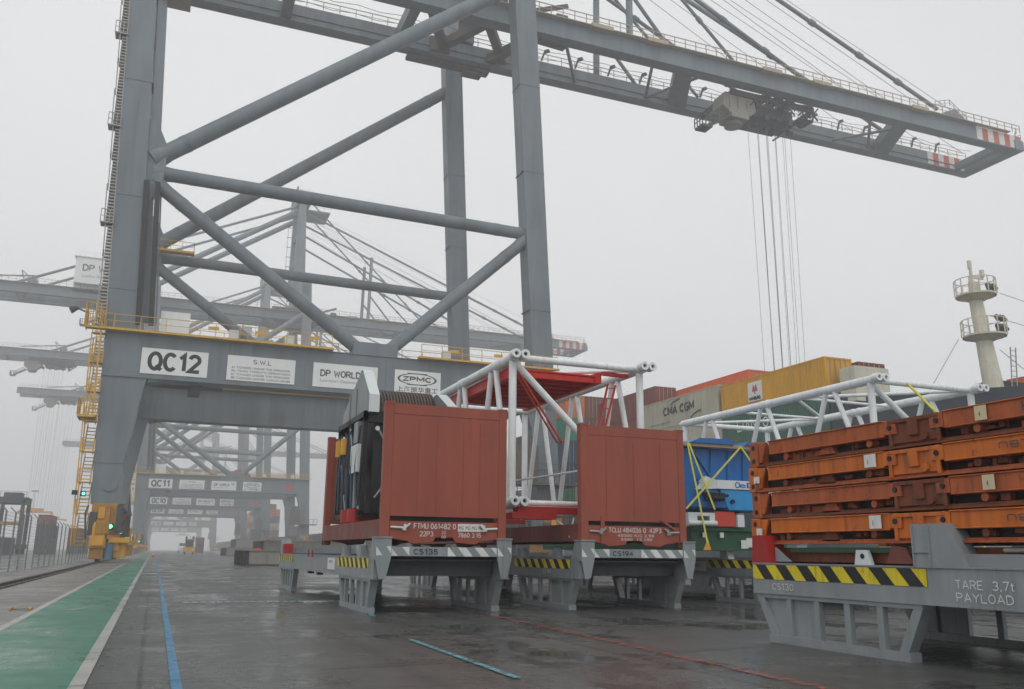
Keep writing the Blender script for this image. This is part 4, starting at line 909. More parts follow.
# ------------------------------------------------------------------ white lattice sections
def lattice(name, x0, x1, y0, y1, z0, z1, label, red=True, flip=False):
    off = (x0, y0, z0); t = thing('lattice_section', off, label, 'crane jib section', 'white tubular jib sections loaded as cargo')
    B = lambda: MB(off); r = .112
    for x in (x0, x1):
        for z in (z0, z1):
            m = B(); m.tube((x,y0-.1,z), (x,y1,z), r, 16); m.tube((x,y1,z),(x,y1+.14,z),r*.6,12)
            for yy in ((lerp(y0,y1,.47)),) if z == z1 else (): m.tube((x,yy,z),(x,yy+.07,z),r*1.12,16); m.tube((x,yy+.24,z),(x,yy+.31,z),r*1.12,16)
            c = m.build('chord', 'trusswhite', t)
            m = B()
            for s in (-.06, .15):
                m.ring((x+s,y0-.27,z+.02), .045, .10, 'y', .2, 20); m.tube((x+s,y0-.18,z+.02),(x+s,y0-.17,z+.02),.05,16,m=1)
            m.build('pin_lug', ['trusswhite', 'black'], c)
    def bar(p, q, rr=.066): m = B(); m.tube(p, q, rr, 12); m.build('strut', 'trusswhite', t)
    # end frames
    for y in (y0+.1, y1-.1):
        bar((x0,y,z0), (x0,y,z1), .085); bar((x1,y,z0), (x1,y,z1), .085); bar((x0,y,z1), (x1,y,z1), .075); bar((x0,y,z0), (x1,y,z0), .06)
    bar((x0+.05,y0+.12,z1-.1), (x1,y0+.12,z0+.1), .075)
    # sides: warren lacing
    n = 3
    for x in (x0, x1):
        for i in range(n):
            ya = lerp(y0+.15, y1-.15, i/n); yb = lerp(y0+.15, y1-.15, (i+1)/n); ym = (ya+yb)/2
            bar((x,ya+.1,z0), (x,ym-.12,z1)); bar((x,ym+.12,z1), (x,yb-.1,z0))
    # top and bottom: cross lacing
    for z in (z0, z1):
        for i in range(n):
            ya = lerp(y0+.15, y1-.15, i/n); yb = lerp(y0+.15, y1-.15, (i+1)/n)
            a, b = (x0, x1) if i % 2 else (x1, x0)
            bar((a,ya,z), (b,yb,z), .045)
            if i: bar((x0,ya,z), (x1,ya,z), .04)
    bar((x0,lerp(y0,y1,.7),z0+.5), (x1,y0+.2,z0+1.0), .025)
    if red:
        m = B(); m.box(x0+.15,x1-.9,y0+.5,y0+4.3,z1-.20,z1-.14); m.box(x0+.12,x0+.24,y0+.4,y1-2.2,z1-.34,z1-.10); m.box(x1-.95,x1-.82,y0+.4,y1-2.2,z1-.34,z1-.1)
        for i in range(9): m.box(x0+.2,x1-.9,y0+.5+i*.48,y0+.56+i*.48,z1-.32,z1-.18)
        m.bar((x0+.2,y0+4.3,z1-.2),(x0+.2,y1-.6,z1-.25),.12,.1); m.bar((x1-.9,y0+.2,z1-.15),(x1-.15,y0+.4,z1-.12),.1,.08)
        m.build('walkway_deck', 'deckred', t)
        m = B(); m.bar((x0+.1,y0+.3,z1-.1),(x0+1.5,y0+.8,z1-1.7),.035,.035); m.bar((x0+.15,y0+.35,z1-.25),(x0+1.4,y0+.85,z1-1.7),.03,.03)
        m.bar((x1-.55,y0+.6,z1-.3),(x1-1.0,y0+.5,z1-1.9),.05,.03); m.bar((x1-.35,y0+.6,z1-.3),(x1-.85,y0+.5,z1-1.9),.05,.03)
        for k in range(6): a = k/6; m.bar((x1-.58-.45*a,y0+.55,z1-.4-1.45*a),(x1-.4-.48*a,y0+.55,z1-.4-1.45*a),.03,.02)
        m.build('ladder', 'redtube', t)
        m = B(); m.box(x0+.05,x1-.1,y0-.12,y0+.14,z0-.22,z0-.08); m.box(x0-.1,x0+.9,y0-.2,y0+.16,z0-.34,z0-.21)
        m.build('support_beam', 'red', t)
        m = B(); m.box(x0+.1,x1-.1,y1-.4,y1-.1,z0-.22,z0-.1); m.build('support_beam', 'red', t)
        m = B()
        for a, b in (((x0+.9,y0,z0-.3),(x0+1.5,y0-.6,z0-.85)), ((x0+1.4,y0,z0-.25),(x0+1.0,y0-.6,z0-.7))): m.tube(a, b, .018, 8)
        m.build('lashing_chain', 'plight', t)
    return t
lattice('a', 6.85, 9.98, 17.0, 24.0, 2.12, 5.22, 'tall white lattice jib section with red deck standing in the CS194 flat rack')
lattice('b', 15.85, 19.15, 16.0, 24.4, 2.6, 5.28, 'long white lattice jib section lying behind the stacked orange racks', red=False)

# ------------------------------------------------------------------ folded orange racks
def orange_rack(x0, ye, L, z, flip, old, label):
    """folded flat rack: slim side rails, hinged end frames folded on the deck. inv = laid upside down"""
    h = .350; off = (x0, ye, z); t = thing('folded_rack', off, label, 'folded flat rack', 'folded orange flat racks stacked on the CS130 stand')
    c = 'orange_old' if old else 'orange'; W = 2.44; x1 = x0+W; inv = False
    B = lambda: MB(off)
    def Z(a, b): return (z+a, z+b) if not inv else (z+h-b, z+h-a)
    def zz(a): return z+a if not inv else z+h-a
    ya, yb = ye-L, ye
    hy0, hy1 = ye-3.30, ye-2.58         # hinge bay half way along
    segs = ((hy1+.06, ye-.42), (ya+.42, hy0-.06))
    for a, b in segs:
        for s, xa in ((0, x0), (1, x1-.1)):
            m = B()
            z0_, z1_ = Z(.150, .328)
            m.box(xa, xa+.1, a, b, z0_, z1_); za, zb = Z(.318, .334); m.box(xa-.02, xa+.12, a, b, za, zb); za, zb = Z(.142, .158); m.box(xa-.012, xa+.12, a, b, za, zb)
            r_ = m.build('side_rail', c, t, bevel=.006)
            if s == 0:
                # end eye plate
                m = B(); ep = a if a > hy0 else b
                d = .18 if a > hy0 else -.18
                e0, e1 = sorted((ep, ep-d)); m.box(xa-.005, xa+.08, e0, e1, *Z(.165, .318)); m.tube((xa-.02,(e0+e1)/2,zz(.24)), (xa-.004,(e0+e1)/2,zz(.24)), .03, 16, m=1)
                m.build('eye_plate', [c, 'black'], r_)
    for s, xa in ((0, x0+.01), (1, x1-.13)):
        m = B(); m.box(xa, xa+.12, ya+.2, yb-.2, *Z(.0, .022)); m.box(xa+.04, xa+.12, ya+.2, yb-.2, *Z(.02, .05))
        m.build('lower_rail', 'orange_old' if not old else 'rust', t)
    m = B(); m.box(x0+.17, x1-.17, ya+.2, yb-.2, *Z(.06, .31)); m.build('deck', 'deck_shade_grime', t)
    # lugs, folded posts in the recess
    for i, yy in enumerate((ye-.75, ye-1.5, ye-2.25, ye-3.75, ye-4.5, ye-5.2)):
        m = B()
        if i % 3 == 1: m.prism([(yy-.16,zz(.03)),(yy-.09,zz(.14)),(yy+.09,zz(.14)),(yy+.16,zz(.03))], 'x', x0+.05, x0+.12)
        else: m.tube((x0+.02,yy,zz(.10)), (x0+.14,yy,zz(.10)), .045, 14)
        m.build('lashing_lug', 'rust' if not old else 'orange_old', t)
    for p0, p1 in ((ye-1.35, ye-.6), (ye-5.1, ye-4.2)):
        m = B(); m.box(x0+.10, x0+.15, p0, p1, *Z(.04, .12)); m.build('folded_post', 'rust' if not old else 'orange_old', t)
    m = B(); rng = random.Random(int(z*100))
    for i in range(16):
        yy = ye-.5-rng.random()*5.0
        if hy0-.1 < yy < hy1+.1: continue
        ww = .03+rng.random()*.12; hh = .03+rng.random()*.08; a0 = .04+rng.random()*.05
        m.box(x0+.06+.04*rng.random(), x0+.155, yy, yy+ww, *Z(a0, a0+hh))
    m.build('hinge_fitting', 'rust', t)
    # corner blocks
    for yy in (ye-.40, ya):
        for xa in (x0-.005, x1-.2):
            m = B(); m.box(xa, xa+.2, yy+(.22 if yy > ya else 0), yy+(.40 if yy > ya else .18), z+.0, z+h-.006)
            m.prism([(yy+.05 if yy>ya else yy+.18, zz(.33)), (yy+.24 if yy>ya else yy+.40, zz(.33)), (yy+.24 if yy>ya else yy+.20, zz(.05)), (yy+.17 if yy>ya else yy+.18, zz(.05))], 'x', xa+.02, xa+.06)
            for dz in (.08, .27): m.tube((xa-.006,yy+.31 if yy > ya else yy+.09,z+dz),(xa-.0,yy+.31 if yy > ya else yy+.09,z+dz),.035,12,m=1)
            m.build('corner_block', [c, 'black'], t, bevel=.008)
    # hinge bay
    for s_, xa in ((0, x0), (1, x1-.12)):
        m = B(); m.box(xa+.02, xa+.10, hy0, hy1, *Z(.05, .32))
        m.box(xa-.004, xa+.12, hy0, hy0+.045, *Z(.02, .33)); m.box(xa-.004, xa+.12, hy1-.045, hy1, *Z(.02, .33)); m.box(xa-.01, xa+.12, hy0, hy1, *Z(.28, .325))
        m.box(xa-.012, xa+.1, (hy0+hy1)/2-.07, (hy0+hy1)/2+.07, *Z(.12, .32))
        m.tube((xa-.02,hy0+.2,zz(.1)),(xa+.02,hy0+.2,zz(.1)),.045,12)
        m.build('hinge_bay', 'rust' if old else c, t, bevel=.005)
    # labels
    lab = ((ye-2.24, ye-2.42, 'label_white'), (ye-.26, ye-.14, 'label_white')) if not old else ((ye-3.78, ye-3.92, 'label_cream'),)
    for a, b, mt in lab:
        m = B(); m.box(x0-.028, x0-.022, min(a,b), max(a,b), *((Z(.165,.315)) if abs(a-b) > .13 else Z(.12,.21))); m.build('paper_label', mt, t)
        text('4' if old else 'A', t, off, (x0-.028, max(a,b)-.05, z+.2 if abs(a-b) > .13 and not inv else z+.1), *UY, width=.02, height=.06, mat='darktext')
    if flip:
        text('HLBU', t, off, (x0-.021, ye-4.35, z+h-.235), (0,1,0), (0,0,-1), width=.42, height=.075, mat='darktext') if False else lettering('HLBU', t, off, (x0-.02, ye-4.50, zz(.27)), (0,1,0), (0,0,-1), width=.45, height=.07, mat='darktext', w=.15)
    elif old:
        lettering('HLBU 36042', t, off, (x0-.02, ye-4.32, z+.19), *UY, width=1.2, height=.11, mat='darktext', w=.14)
    return t
YE = 10.28; X0R = 7.74
names = ('lowest bright orange folded rack lying just above the CS130 stand', 'faded orange folded rack second from the bottom of the stack',
         'bright orange folded rack third from the bottom with upside-down lettering', 'rusty faded folded rack on top of the orange stack')
zz0 = 1.245
for i in range(4):
    orange_rack(X0R+(.02 if i % 2 else 0), YE-.02*(i % 2), 6.06, zz0+i*.352, flip=(i in (0, 2)), old=(i in (1, 3)), label=names[i])
t = thing('rack_base', (X0R+.1, 4.4, 1.0), 'dark red folded rack base lying directly on the CS130 stand', 'rack base')
m = MB((X0R+.1, 4.4, 1.0)); m.box(X0R+.15, X0R+2.3, 4.3, 10.1, 1.02, 1.20); m.build('deck', 'rust', t)
m = MB((X0R+.1, 4.4, 1.0)); m.box(X0R+.08, X0R+.15, 7.0, 9.6, 1.14, 1.2); m.build('cross_rail', 'greenrack', t)
m = MB((X0R+.1, 4.4, 1.0)); m.prism([(7.9,1.02),(7.5,1.02),(7.6,1.2),(7.8,1.22)], 'x', X0R+.04, X0R+.2); m.build('twistlock', 'container_dark', t)
m = MB((X0R+.1, 4.4, 1.0)); m.tube((X0R+.1,4.5,1.17),(X0R+.1,6.4,1.17),.025,10); m.tube((X0R+.1,4.5,1.1),(X0R+.1,6.6,1.1),.02,10); m.build('lashing_bar','rail_grey',t)
m = MB((X0R+.1, 4.4, 1.0)); m.box(X0R-.04, X0R+.1, 4.2, 6.85, 1.0, 1.13); m.build('side_sill', 'pgrey', t)

# ------------------------------------------------------------------ blue machine
def machine():
    off = (12.9, 18.0, 1.2)
    t = thing('steel_base_frame', off, 'dark green steel base with red end beam carrying the blue hopper machine', 'base frame')
    m = MB(off); m.box(11.95,15.4,18.2,27,1.21,1.74); m.box(11.9,15.5,18.12,18.2,1.66,1.78); m.box(11.9,15.5,18.12,18.2,1.2,1.3); m.build('body', 'greenrack', t)
    m = MB(off)
    for x in (12.2, 12.7, 13.2): m.box(x, x+.1, 18.1, 18.12, 1.5, 1.62) if x != 13.2 else m.box(x+.1,x+.3,18.1,18.12,1.25,1.45)
    m.box(13.45,13.7,18.09,18.12,1.28,1.5); m.build('label_plate', 'label_white', t)
    off = (12.9, 18.2, 1.75); t = thing('hopper_machine', off, 'blue hopper machine with white band and yellow lashing straps under a blue tarpaulin', 'machine')
    B = lambda: MB(off)
    m = B(); m.prism([(11.75,2.85),(13.9,2.85),(14.3,3.66),(11.6,3.66)], 'y', 18.2, 22); 
    m.prism([(11.7,2.2),(12.9,2.2),(12.55,2.72),(11.9,2.85),(11.7,2.85)], 'y', 18.0, 22); m.box(11.9,14,18.35,22,2.15,2.95); m.build('hopper', 'blue', t, bevel=.02)
    m = B()
    for x in (12.55, 13.05, 13.5): m.bar((x,18.19,2.86),(x+.05,18.19,3.64),.05,.05)
    m.bar((12.05,18.17,3.6),(12.62,18.17,2.86),.05,.05); m.build('rib', 'blue', t)
    m = B(); m.prism([(12.9,2.15),(13.95,2.15),(13.95,2.66),(12.65,2.66)], 'y', 17.98, 21); m.build('lower_panel', 'blue_light', t, bevel=.02)
    m = B(); m.box(12.55,13.95,17.94,18.19,2.66,2.87); m.prism([(11.95,2.62),(12.55,2.66),(12.55,2.87),(12.25,2.95)], 'y', 17.95, 18.1); bd = m.build('white_band', 'plight', t)
    text('eDI', bd, off, (13.2,17.94,2.70), *UX, width=.6, height=.13, mat='bluetext', bold=.02)
    m = B(); m.ring((13.15,17.93,2.765),.05,.075,'y',.006,16); m.build('emblem','bluetext',bd)
    m = B(); m.box(12.15,12.75,17.9,18.0,2.5,2.56); m.tube((12.2,17.92,2.45),(12.85,17.92,2.5),.035,8); m.tube((12.35,17.92,2.5),(12.4,17.92,2.2),.03,8); m.tube((12.4,17.9,2.42),(12.7,17.9,2.42),.06,10); m.tube((12.98,17.9,2.36),(13.0,17.98,2.36),.05,10)
    for k in range(6): m.tube((12.2+k*.09,17.9,2.36+.05*(k%2)),(12.25+k*.09,17.9,2.54),.03,8)
    m.build('hydraulics', 'black', t)
    m = B(); m.box(11.6,14.2,17.95,18.2,3.66,3.74); m.build('timber_batten', 'wood', t)
    m = B(); m.prism([(11.8,3.745),(13.1,3.745),(12.95,3.88),(12.1,3.86)], 'y', 17.9, 22); m.prism([(13.4,3.745),(14.1,3.745),(14.0,3.84),(13.5,3.84)],'y',17.9,21); m.build('tarpaulin', 'blue', t)
    m = B(); m.box(11.75,12.0,18.0,18.3,1.76,2.08); m.box(12.35,12.5,18.0,18.3,1.76,2.08); m.box(12.0,12.35,18,18.3,2.0,2.08); m.tube((11.7,17.95,1.83),(12.5,17.95,1.83),.06,12); m.box(13.15,13.35,18,18.3,1.76,2.05)
    m.build('support_bracket', 'plight', t)
    m = B(); m.box(12.52,13.12,18.05,18.4,1.76,2.12); m.build('counterweight', 'redtube', t, bevel=.01)
    for a, b in (((11.72,17.88,3.72),(12.08,17.85,1.75)), ((11.76,17.88,3.72),(12.4,17.85,2.15)), ((13.25,17.86,3.7),(11.6,17.85,2.15)), ((13.25,17.86,3.7),(13.85,17.86,2.95)), ((12.08,17.85,1.75),(12.12,17.8,1.35))):
        m = B(); m.bar(a, b, .042, .015, up=(0,1,0)); m.build('lashing_strap', 'strap', t)
    m = B(); m.prism([(12.02,1.2),(12.22,1.2),(12.14,1.45)], 'y', 17.8, 17.84); m.build('strap_hook', 'bogie', t)
machine()
m = MB((20.0,14.4,1.0))
t = thing('lashing_strap', (18.4, 15.6, 1.0), 'yellow lashing strap drawn taut over the white lattice behind the orange racks', 'strap')
m = MB((18.4, 15.6, 1.0)); m.bar((16.6,15.7,5.2),(17.6,15.2,3.9),.06,.03,up=(0,1,0)); m.bar((17.6,15.2,3.9),(17.9,15.1,1.0),.06,.03,up=(0,1,0)); m.build('webbing','strap',t)
t = thing('transport_frame', (16.8, 15.2, 1.0), 'dark steel transport frame under the white lattice behind the orange racks', 'frame')
m = MB((16.8,15.2,1.0)); m.box(16.7,19.1,15.4,26.5,1.02,1.4); m.build('bed','pgrey',t)
for (x,y) in ((16.9,17),(18.9,17),(16.9,23),(18.9,23)):
    m = MB((16.8,15.2,1.0)); m.box(x-.08,x+.08,y-.08,y+.08,1.4,2.5); m.build('post','pgrey',t)

# ------------------------------------------------------------------ container ship
off = (42, 44, -3)
ship = thing('container_ship', off, 'dark hulled container ship alongside the quay with a cream foremast', 'ship')
B = lambda: MB(off)
m = B()
out = [(41.0,47),(41.0,330),(80,330),(80,47),(69,27),(62,16),(55.5,27),(49.6,37.4),(45.4,41.6)]
m.prism(out, 'z', -3.4, 5.6); m.build('hull', 'hull', ship)
m = B(); m.prism([(41.8,46.2),(79,46.2),(68,28),(62,18),(56,28),(50,38),(46,42)], 'z', 5.6, 11.65)
m.prism([(53.6,44.6),(56.4,44.6),(56.8,42.9),(53.6,42.9)], 'z', 11.65, 13.2); m.build('forecastle', 'hull', ship)
m = B()
for i in range(14): m.box(42, 79, 47+i*12.9, 47.6+i*12.9, 5.6, 8.5)
m.build('lashing_bridge', 'rail_grey', ship)
m = B(); m.prism([(43.2,45.9),(43.2,43.2),(43.2,43.2),(43.2,45.9)], 'z', 11, 11.1)
mx, my = 52.0, 42.2
m = B(); m.tube((mx,my-.5,11.0), (mx,my+.25,19.0), .68, 16, .42); m.tube((mx,my+.2,18.9),(mx-.1,my+.3,21.4),.09,8)
m.tube((mx-.1,my+.3,21.0),(mx-.12,my+.3,21.6),.14,8); m.box(mx-.1,mx+1.0,my+.2,my+.3,20.3,20.5); m.tube((mx-.3,my+.2,20.0),(mx-.3,my+.2,20.8),.05,6); m.tube((mx+.9,my+.2,20.5),(mx+.9,my+.2,21.0),.16,8); m.box(mx-.35,mx+.35,my,my+.4,19.1,20.0)
mast = m.build('foremast', 'mast', ship)
for z, w in ((15.9, 1.4), (18.9, 1.32)):
    m = B(); yc = my-.15 if z < 17 else my+.15
    m.tube((mx,yc,z-.28),(mx,yc,z),.6,12,w*.85); m.tube((mx,yc,z),(mx,yc,z+.12),w,14)
    n = 14
    for i in range(n):
        a0 = 2*math.pi*i/n; a1 = 2*math.pi*(i+1)/n; p = Vector((mx+w*math.cos(a0),yc+w*math.sin(a0),z+.1)); q = Vector((mx+w*math.cos(a1),yc+w*math.sin(a1),z+.1))
        m.bar(p, p+Vector((0,0,1.1)), .06,.06); m.bar(p+Vector((0,0,1.1)), q+Vector((0,0,1.1)), .05,.05); m.bar(p+Vector((0,0,.55)), q+Vector((0,0,.55)), .04,.04)
    m.build('platform', 'mast', mast)
    m = B()
    for dx in ((.55, .9, 1.15) if z < 17 else (.45, .95)):
        m.tube((mx+dx,yc-.8,z+.45),(mx+dx+.05,yc-.6,z+.85),.22,10,.17); m.bar((mx+dx,yc-.7,z),(mx+dx,yc-.7,z+.6),.07,.07)
        if z < 17: m.tube((mx+dx,yc-.8,z+1.15),(mx+dx,yc-.6,z+1.5),.18,10,.14)
    m.build('floodlight', 'crane_dark', mast)
m = B(); m.bar((mx+1.0,my-.9,11.5),(mx+1.4,my-.9,15.2),.06,.06); m.bar((mx+1.5,my-.9,11.5),(mx+1.9,my-.9,15.2),.06,.06)
for k in range(10): m.bar((mx+1.0+.04*k,my-.9,11.7+k*.36),(mx+1.5+.04*k,my-.9,11.7+k*.36),.04,.04)
for a, b in (((mx-2.3,my,15.6),(mx-6.5,my,10.5)), ((mx+1.5,my,15.2),(mx+7,my-2,10)), ((mx+2.2,my,19.4),(mx+16,my-5,14.4)), ((mx+.8,my,17.6),(mx+16,my-5,13.4))): m.bar(a, b, .035,.035)
m.build('rigging', 'rail_grey', mast)
m = B(); m.prism([(42.6,44.6),(45.6,44.6),(45.6,46),(42.6,46)], 'z', 11.2, 13.6); m.box(45.9,50.5,43.6,45.8,11.2,11.9)
m.build('deck_house', 'mast', ship)

CC = {'beige': (0.47,0.44,0.34), 'orange': (0.70,0.14,0.03), 'mustard': (0.64,0.32,0.012), 'green': (0.04,0.12,0.08), 'brown': (0.22,0.06,0.04), 'teal': (0.03,0.32,0.20), 'blue': (0.04,0.08,0.15), 'grn2': (0.04,0.19,0.08), 'dark': (0.05,0.065,0.08), 'orange2': (0.70,0.20,0.03), 'white': (0.62,0.63,0.62), 'darkgrey': (0.07,0.075,0.08)}
for k, v in CC.items():
    M['c_'+k] = paint('container_'+k, v, 0.55, 0.18, rust=.10, scale=.7, dirt=.45)
def container(x0, y0, z0, col, label, L=12.19, group='shipping containers stacked on the ship', name='shipping_container'):
    off = (x0, y0, z0); t = thing(name, off, label, 'container', group); B = lambda: MB(off); W, H = 2.42, 2.58; x1 = x0+W
    mt = 'c_'+col
    def corru(m, axis, c, a, b, za, zb, d):
        n = int((b-a)/.28); pts = []
        for i in range(n):
            u = lerp(a, b, i/n); w = (b-a)/n
            pts += [(u, 0), (u+w*.28, d), (u+w*.5, d), (u+w*.78, 0)]
        pts.append((b, 0))
        vs = []
        for u, dd in pts:
            for z in (za, zb): vs.append((c+dd, u, z) if axis == 'x' else (u, c+dd, z))
        m._add(vs, [(2*i, 2*i+2, 2*i+3, 2*i+1) for i in range(len(pts)-1)])
    m = B(); corru(m, 'x', x0+.01, y0+.15, y0+L-.15, z0+.14, z0+H-.1, .036); corru(m, 'x', x1-.01, y0+.15, y0+L-.15, z0+.14, z0+H-.1, -.036); m.build('side_wall', mt, t)
    m = B()
    for xa in (x0, x1-.14):
        for ya in (y0, y0+L-.15): m.box(xa, xa+.14, ya, ya+.15, z0, z0+H)
        m.box(xa, xa+.1, y0+.15, y0+L-.15, z0, z0+.15); m.box(xa, xa+.08, y0+.15, y0+L-.15, z0+H-.1, z0+H-.004)
    m.box(x0+.02, x1-.02, y0+.05, y0+L-.05, z0+H-.05, z0+H-.02); m.box(x0+.14, x1-.14, y0, y0+.1, z0, z0+.15); m.box(x0+.14, x1-.14, y0, y0+.1, z0+H-.12, z0+H)
    m.build('frame', mt, t)
    m = B(); corru(m, 'y', y0+.04, x0+.14, x1-.14, z0+.15, z0+H-.12, .03)
    m.build('door', mt, t)
    m = B()
    for xx in (.5, .95, 1.45, 1.9): m.bar((x0+xx,y0-.01,z0+.1), (x0+xx,y0-.01,z0+H-.08), .045, .045)
    m.build('lock_rod', 'rail_grey', t)
    return t
# bay A: side seen along the quay
Z0 = 12.20
a = container(42.0, 59.3, Z0, 'beige', 'beige container marked CMA CGM on the ship above the second red flat rack')
o = (42.0, 59.1, Z0)
lettering('CMA CGM', a, o, (41.99, 67.6, Z0+1.05), *UY, width=5.0, height=.8, mat='darktext', w=.2, depth=.02)
text('www.cma-cgm.com', a, o, (41.99, 69.9, Z0+.3), *UY, width=3.4, height=.2, mat='darktext', depth=.02)
m = MB(o)
for (yc, zc, up) in ((66.4, Z0+1.95, 1), (63.2, Z0+.85, -1)):
    for i in range(6):
        q0, q1 = i/6, (i+1)/6; m.bar((41.97,yc-1.6*q0,zc+up*.35*(1-(1-q0)**2) if up > 0 else zc-.45*(1-q0)**2),(41.97,yc-1.6*q1,zc+up*.35*(1-(1-q1)**2) if up > 0 else zc-.45*(1-q1)**2), .02, .09)
m.build('emblem', 'darktext', a)
m = MB(o); 
for k in range(7): m.box(42.25+k*.3, 42.4+k*.3, 59.05, 59.09, Z0+.4+.2*(k%3), Z0+1.9-.25*(k%2))
m.build('door_label', 'boomred', a)
b = container(42.0, 46.7, Z0-.18, 'mustard', 'mustard yellow container with a square white logo plate, high on the ship')
o = (42.0, 46.7, Z0-.18); m = MB(o); m.box(41.96, 41.995, 53.6, 55.3, Z0+.45, Z0+1.95); s = m.build('logo_plate', 'signw', b)
lettering('HAMBURG', s, o, (41.95, 55.15, Z0+.52), *UY, width=1.4, height=.3, mat='black', w=.24, depth=.01)
m = MB(o); m.prism([(54.1,Z0+1.2),(54.75,Z0+1.2),(54.6,Z0+1.75),(54.45,Z0+1.45),(54.25,Z0+1.75)], 'x', 41.93, 41.958); m.box(41.93,41.958,54.38,54.48,Z0+.98,Z0+1.22); m.build('emblem','boomred',s)
c = container(42.0, 46.6, Z0-2.82, 'green', 'dark green container with white lettering below the mustard one')
lettering('LIANLOS', c, (42,46.6,Z0-2.82), (41.99, 56.9, Z0-1.7), *UY, width=4.6, height=.8, mat='signw', w=.13, depth=.02)
container(42.0, 59.1, Z0-2.62, 'beige', 'beige container directly beneath the CMA CGM one')
container(47.2, 62.0, 14.47, 'orange', 'orange red container behind and above the CMA CGM one, highest on the ship')
container(44.6, 46.3, Z0+2.3, 'orange', 'orange red container behind and above the mustard one') if False else None
container(44.6, 59.2, Z0+.3, 'orange', 'orange red container directly behind the CMA CGM one')
container(44.6, 46.3, Z0-.4, 'brown', 'brown container in the row behind the mustard one')
container(44.7, 73.6, Z0-.05, 'brown', 'brown container just left of the CMA CGM one, set back')
container(44.7, 73.6, 14.75, 'brown', 'brown container set back above and left of the CMA CGM one')
container(42.0, 72.4, Z0-2.7, 'brown', 'brown container below and left of the CMA CGM one')
container(60.0, 34.9, 11.9, 'orange', 'orange container at the right edge beside the foremast')
container(47.2, 59.4, Z0, 'beige', 'pale container hidden in the row behind the CMA CGM one') if False else None
cols = (('grn2','blue','blue','teal','orange2'), ('blue','dark','brown','brown','brown'), ('dark','blue','dark','brown','dark'), ('brown','blue','brown','dark','brown'))
word = {'grn2': 'green', 'blue': 'navy blue', 'teal': 'teal green', 'orange2': 'orange', 'brown': 'brown', 'dark': 'near black'}
tier = ('lowest', 'second from bottom', 'middle', 'second from top', 'topmost'); clm = ('leftmost', 'second', 'third', 'fourth')
for i, cs in enumerate(cols):
    for j, cl in enumerate(cs):
        container(42.0+i*2.5, 88.6, 5.7+j*2.61, cl, '%s container, %s of the %s column of container ends on the ship' % (word[cl], tier[j], clm[i]))

far = thing('container_ship', (42, 345, -3), 'second ship almost lost in the mist under the far crane beams', 'ship')
m = MB((42,345,-3)); m.prism([(41.2,350),(41.2,660),(78,660),(78,350),(72,325),(60,315),(50,325)], 'z', -3.4, 6.0); m.build('hull', 'hull', far)
protos = {}
for i in range(12):
    for j in range(5 if i % 4 else 4):
        cl = ('brown', 'orange', 'brown', 'darkgrey', 'brown', 'beige', 'orange2')[(i*3+j*5) % 7]
        lb = 'hazy %s container in the stacks on the far ship' % {'brown': 'brown', 'orange': 'red', 'darkgrey': 'dark grey', 'beige': 'pale', 'orange2': 'orange'}[cl]
        if cl not in protos: protos[cl] = container(42, 352+i*13, 6.1+j*2.61, cl, lb, group='containers stacked on the far ship')
        else:
            q = copy_tree(protos[cl]); q.location = (42, 352+i*13, 6.1+j*2.61)
# ------------------------------------------------------------------ hatch covers on the quay
def hatch(x0, x1, y0, y1, z0, z1, label):
    off = (x0, y0, z0); t = thing('hatch_cover', off, label, 'hatch cover', 'ship hatch covers laid down on the quay'); m = MB(off)
    m.box(x0+.3, x1, y0, y1, z0+.12, z1-.08); m.box(x0, x1+.1, y0-.1, y1+.1, z1-.08, z1); m.box(x0+.2, x1, y0+.2, y1-.2, z0, z0+.12)
    n = int((x1-x0)/1.2)
    for i in range(n): xx = x0+.3+i*1.2; m.box(xx, xx+.06, y0-.06, y0, z0+.15, z1-.1)
    m.build('panel', 'hatch', t)
    m = MB(off); m.box(x0+.02, x0+.298, y0+.1, y1-.1, z0+.1, z1-.1)
    for i in range(8): yy = lerp(y0+.2, y1-.4, i/7); m.box(x0-.04, x0+.1, yy, yy+.15, z0+.02, z1-.05)
    m.build('edge_beam', 'black', t)
    m = MB(off)
    for xx in (x0+.6, (x0+x1)/2, x1-1): m.box(xx, xx+.5, y0+.5, y0+1, z1, z1+.12)
    m.build('lifting_socket', 'redtube', t)
hatch(6.1, 20.5, 66.0, 74.6, 0, 1.12, 'nearest pale hatch cover lying on the quay left of the CS135 stand')
hatch(11.7, 27, 108, 117, 0, 2.2, 'thick hatch cover behind the nearest one, dark edge facing the walkway')
hatch(12.5, 33, 175, 186, 0, 1.5, 'low distant hatch cover behind the yellow tractor')
hatch(16.5, 34, 205, 215, 0, 3.4, 'high distant hatch cover stack piece under the far cranes')
for (x, y, w, h, c, l) in ((14, 330, 9, 6, 'brown', 'brown container block far down the quay beside the white van'), (30, 300, 7, 8.6, 'darkgrey', 'dark container block in the mist under the far cranes')):
    for k in range(int(h/2.6)): container(x, y, k*2.6, c, '%s, %s tier' % (l, tier[k]), group='containers far down the quay')

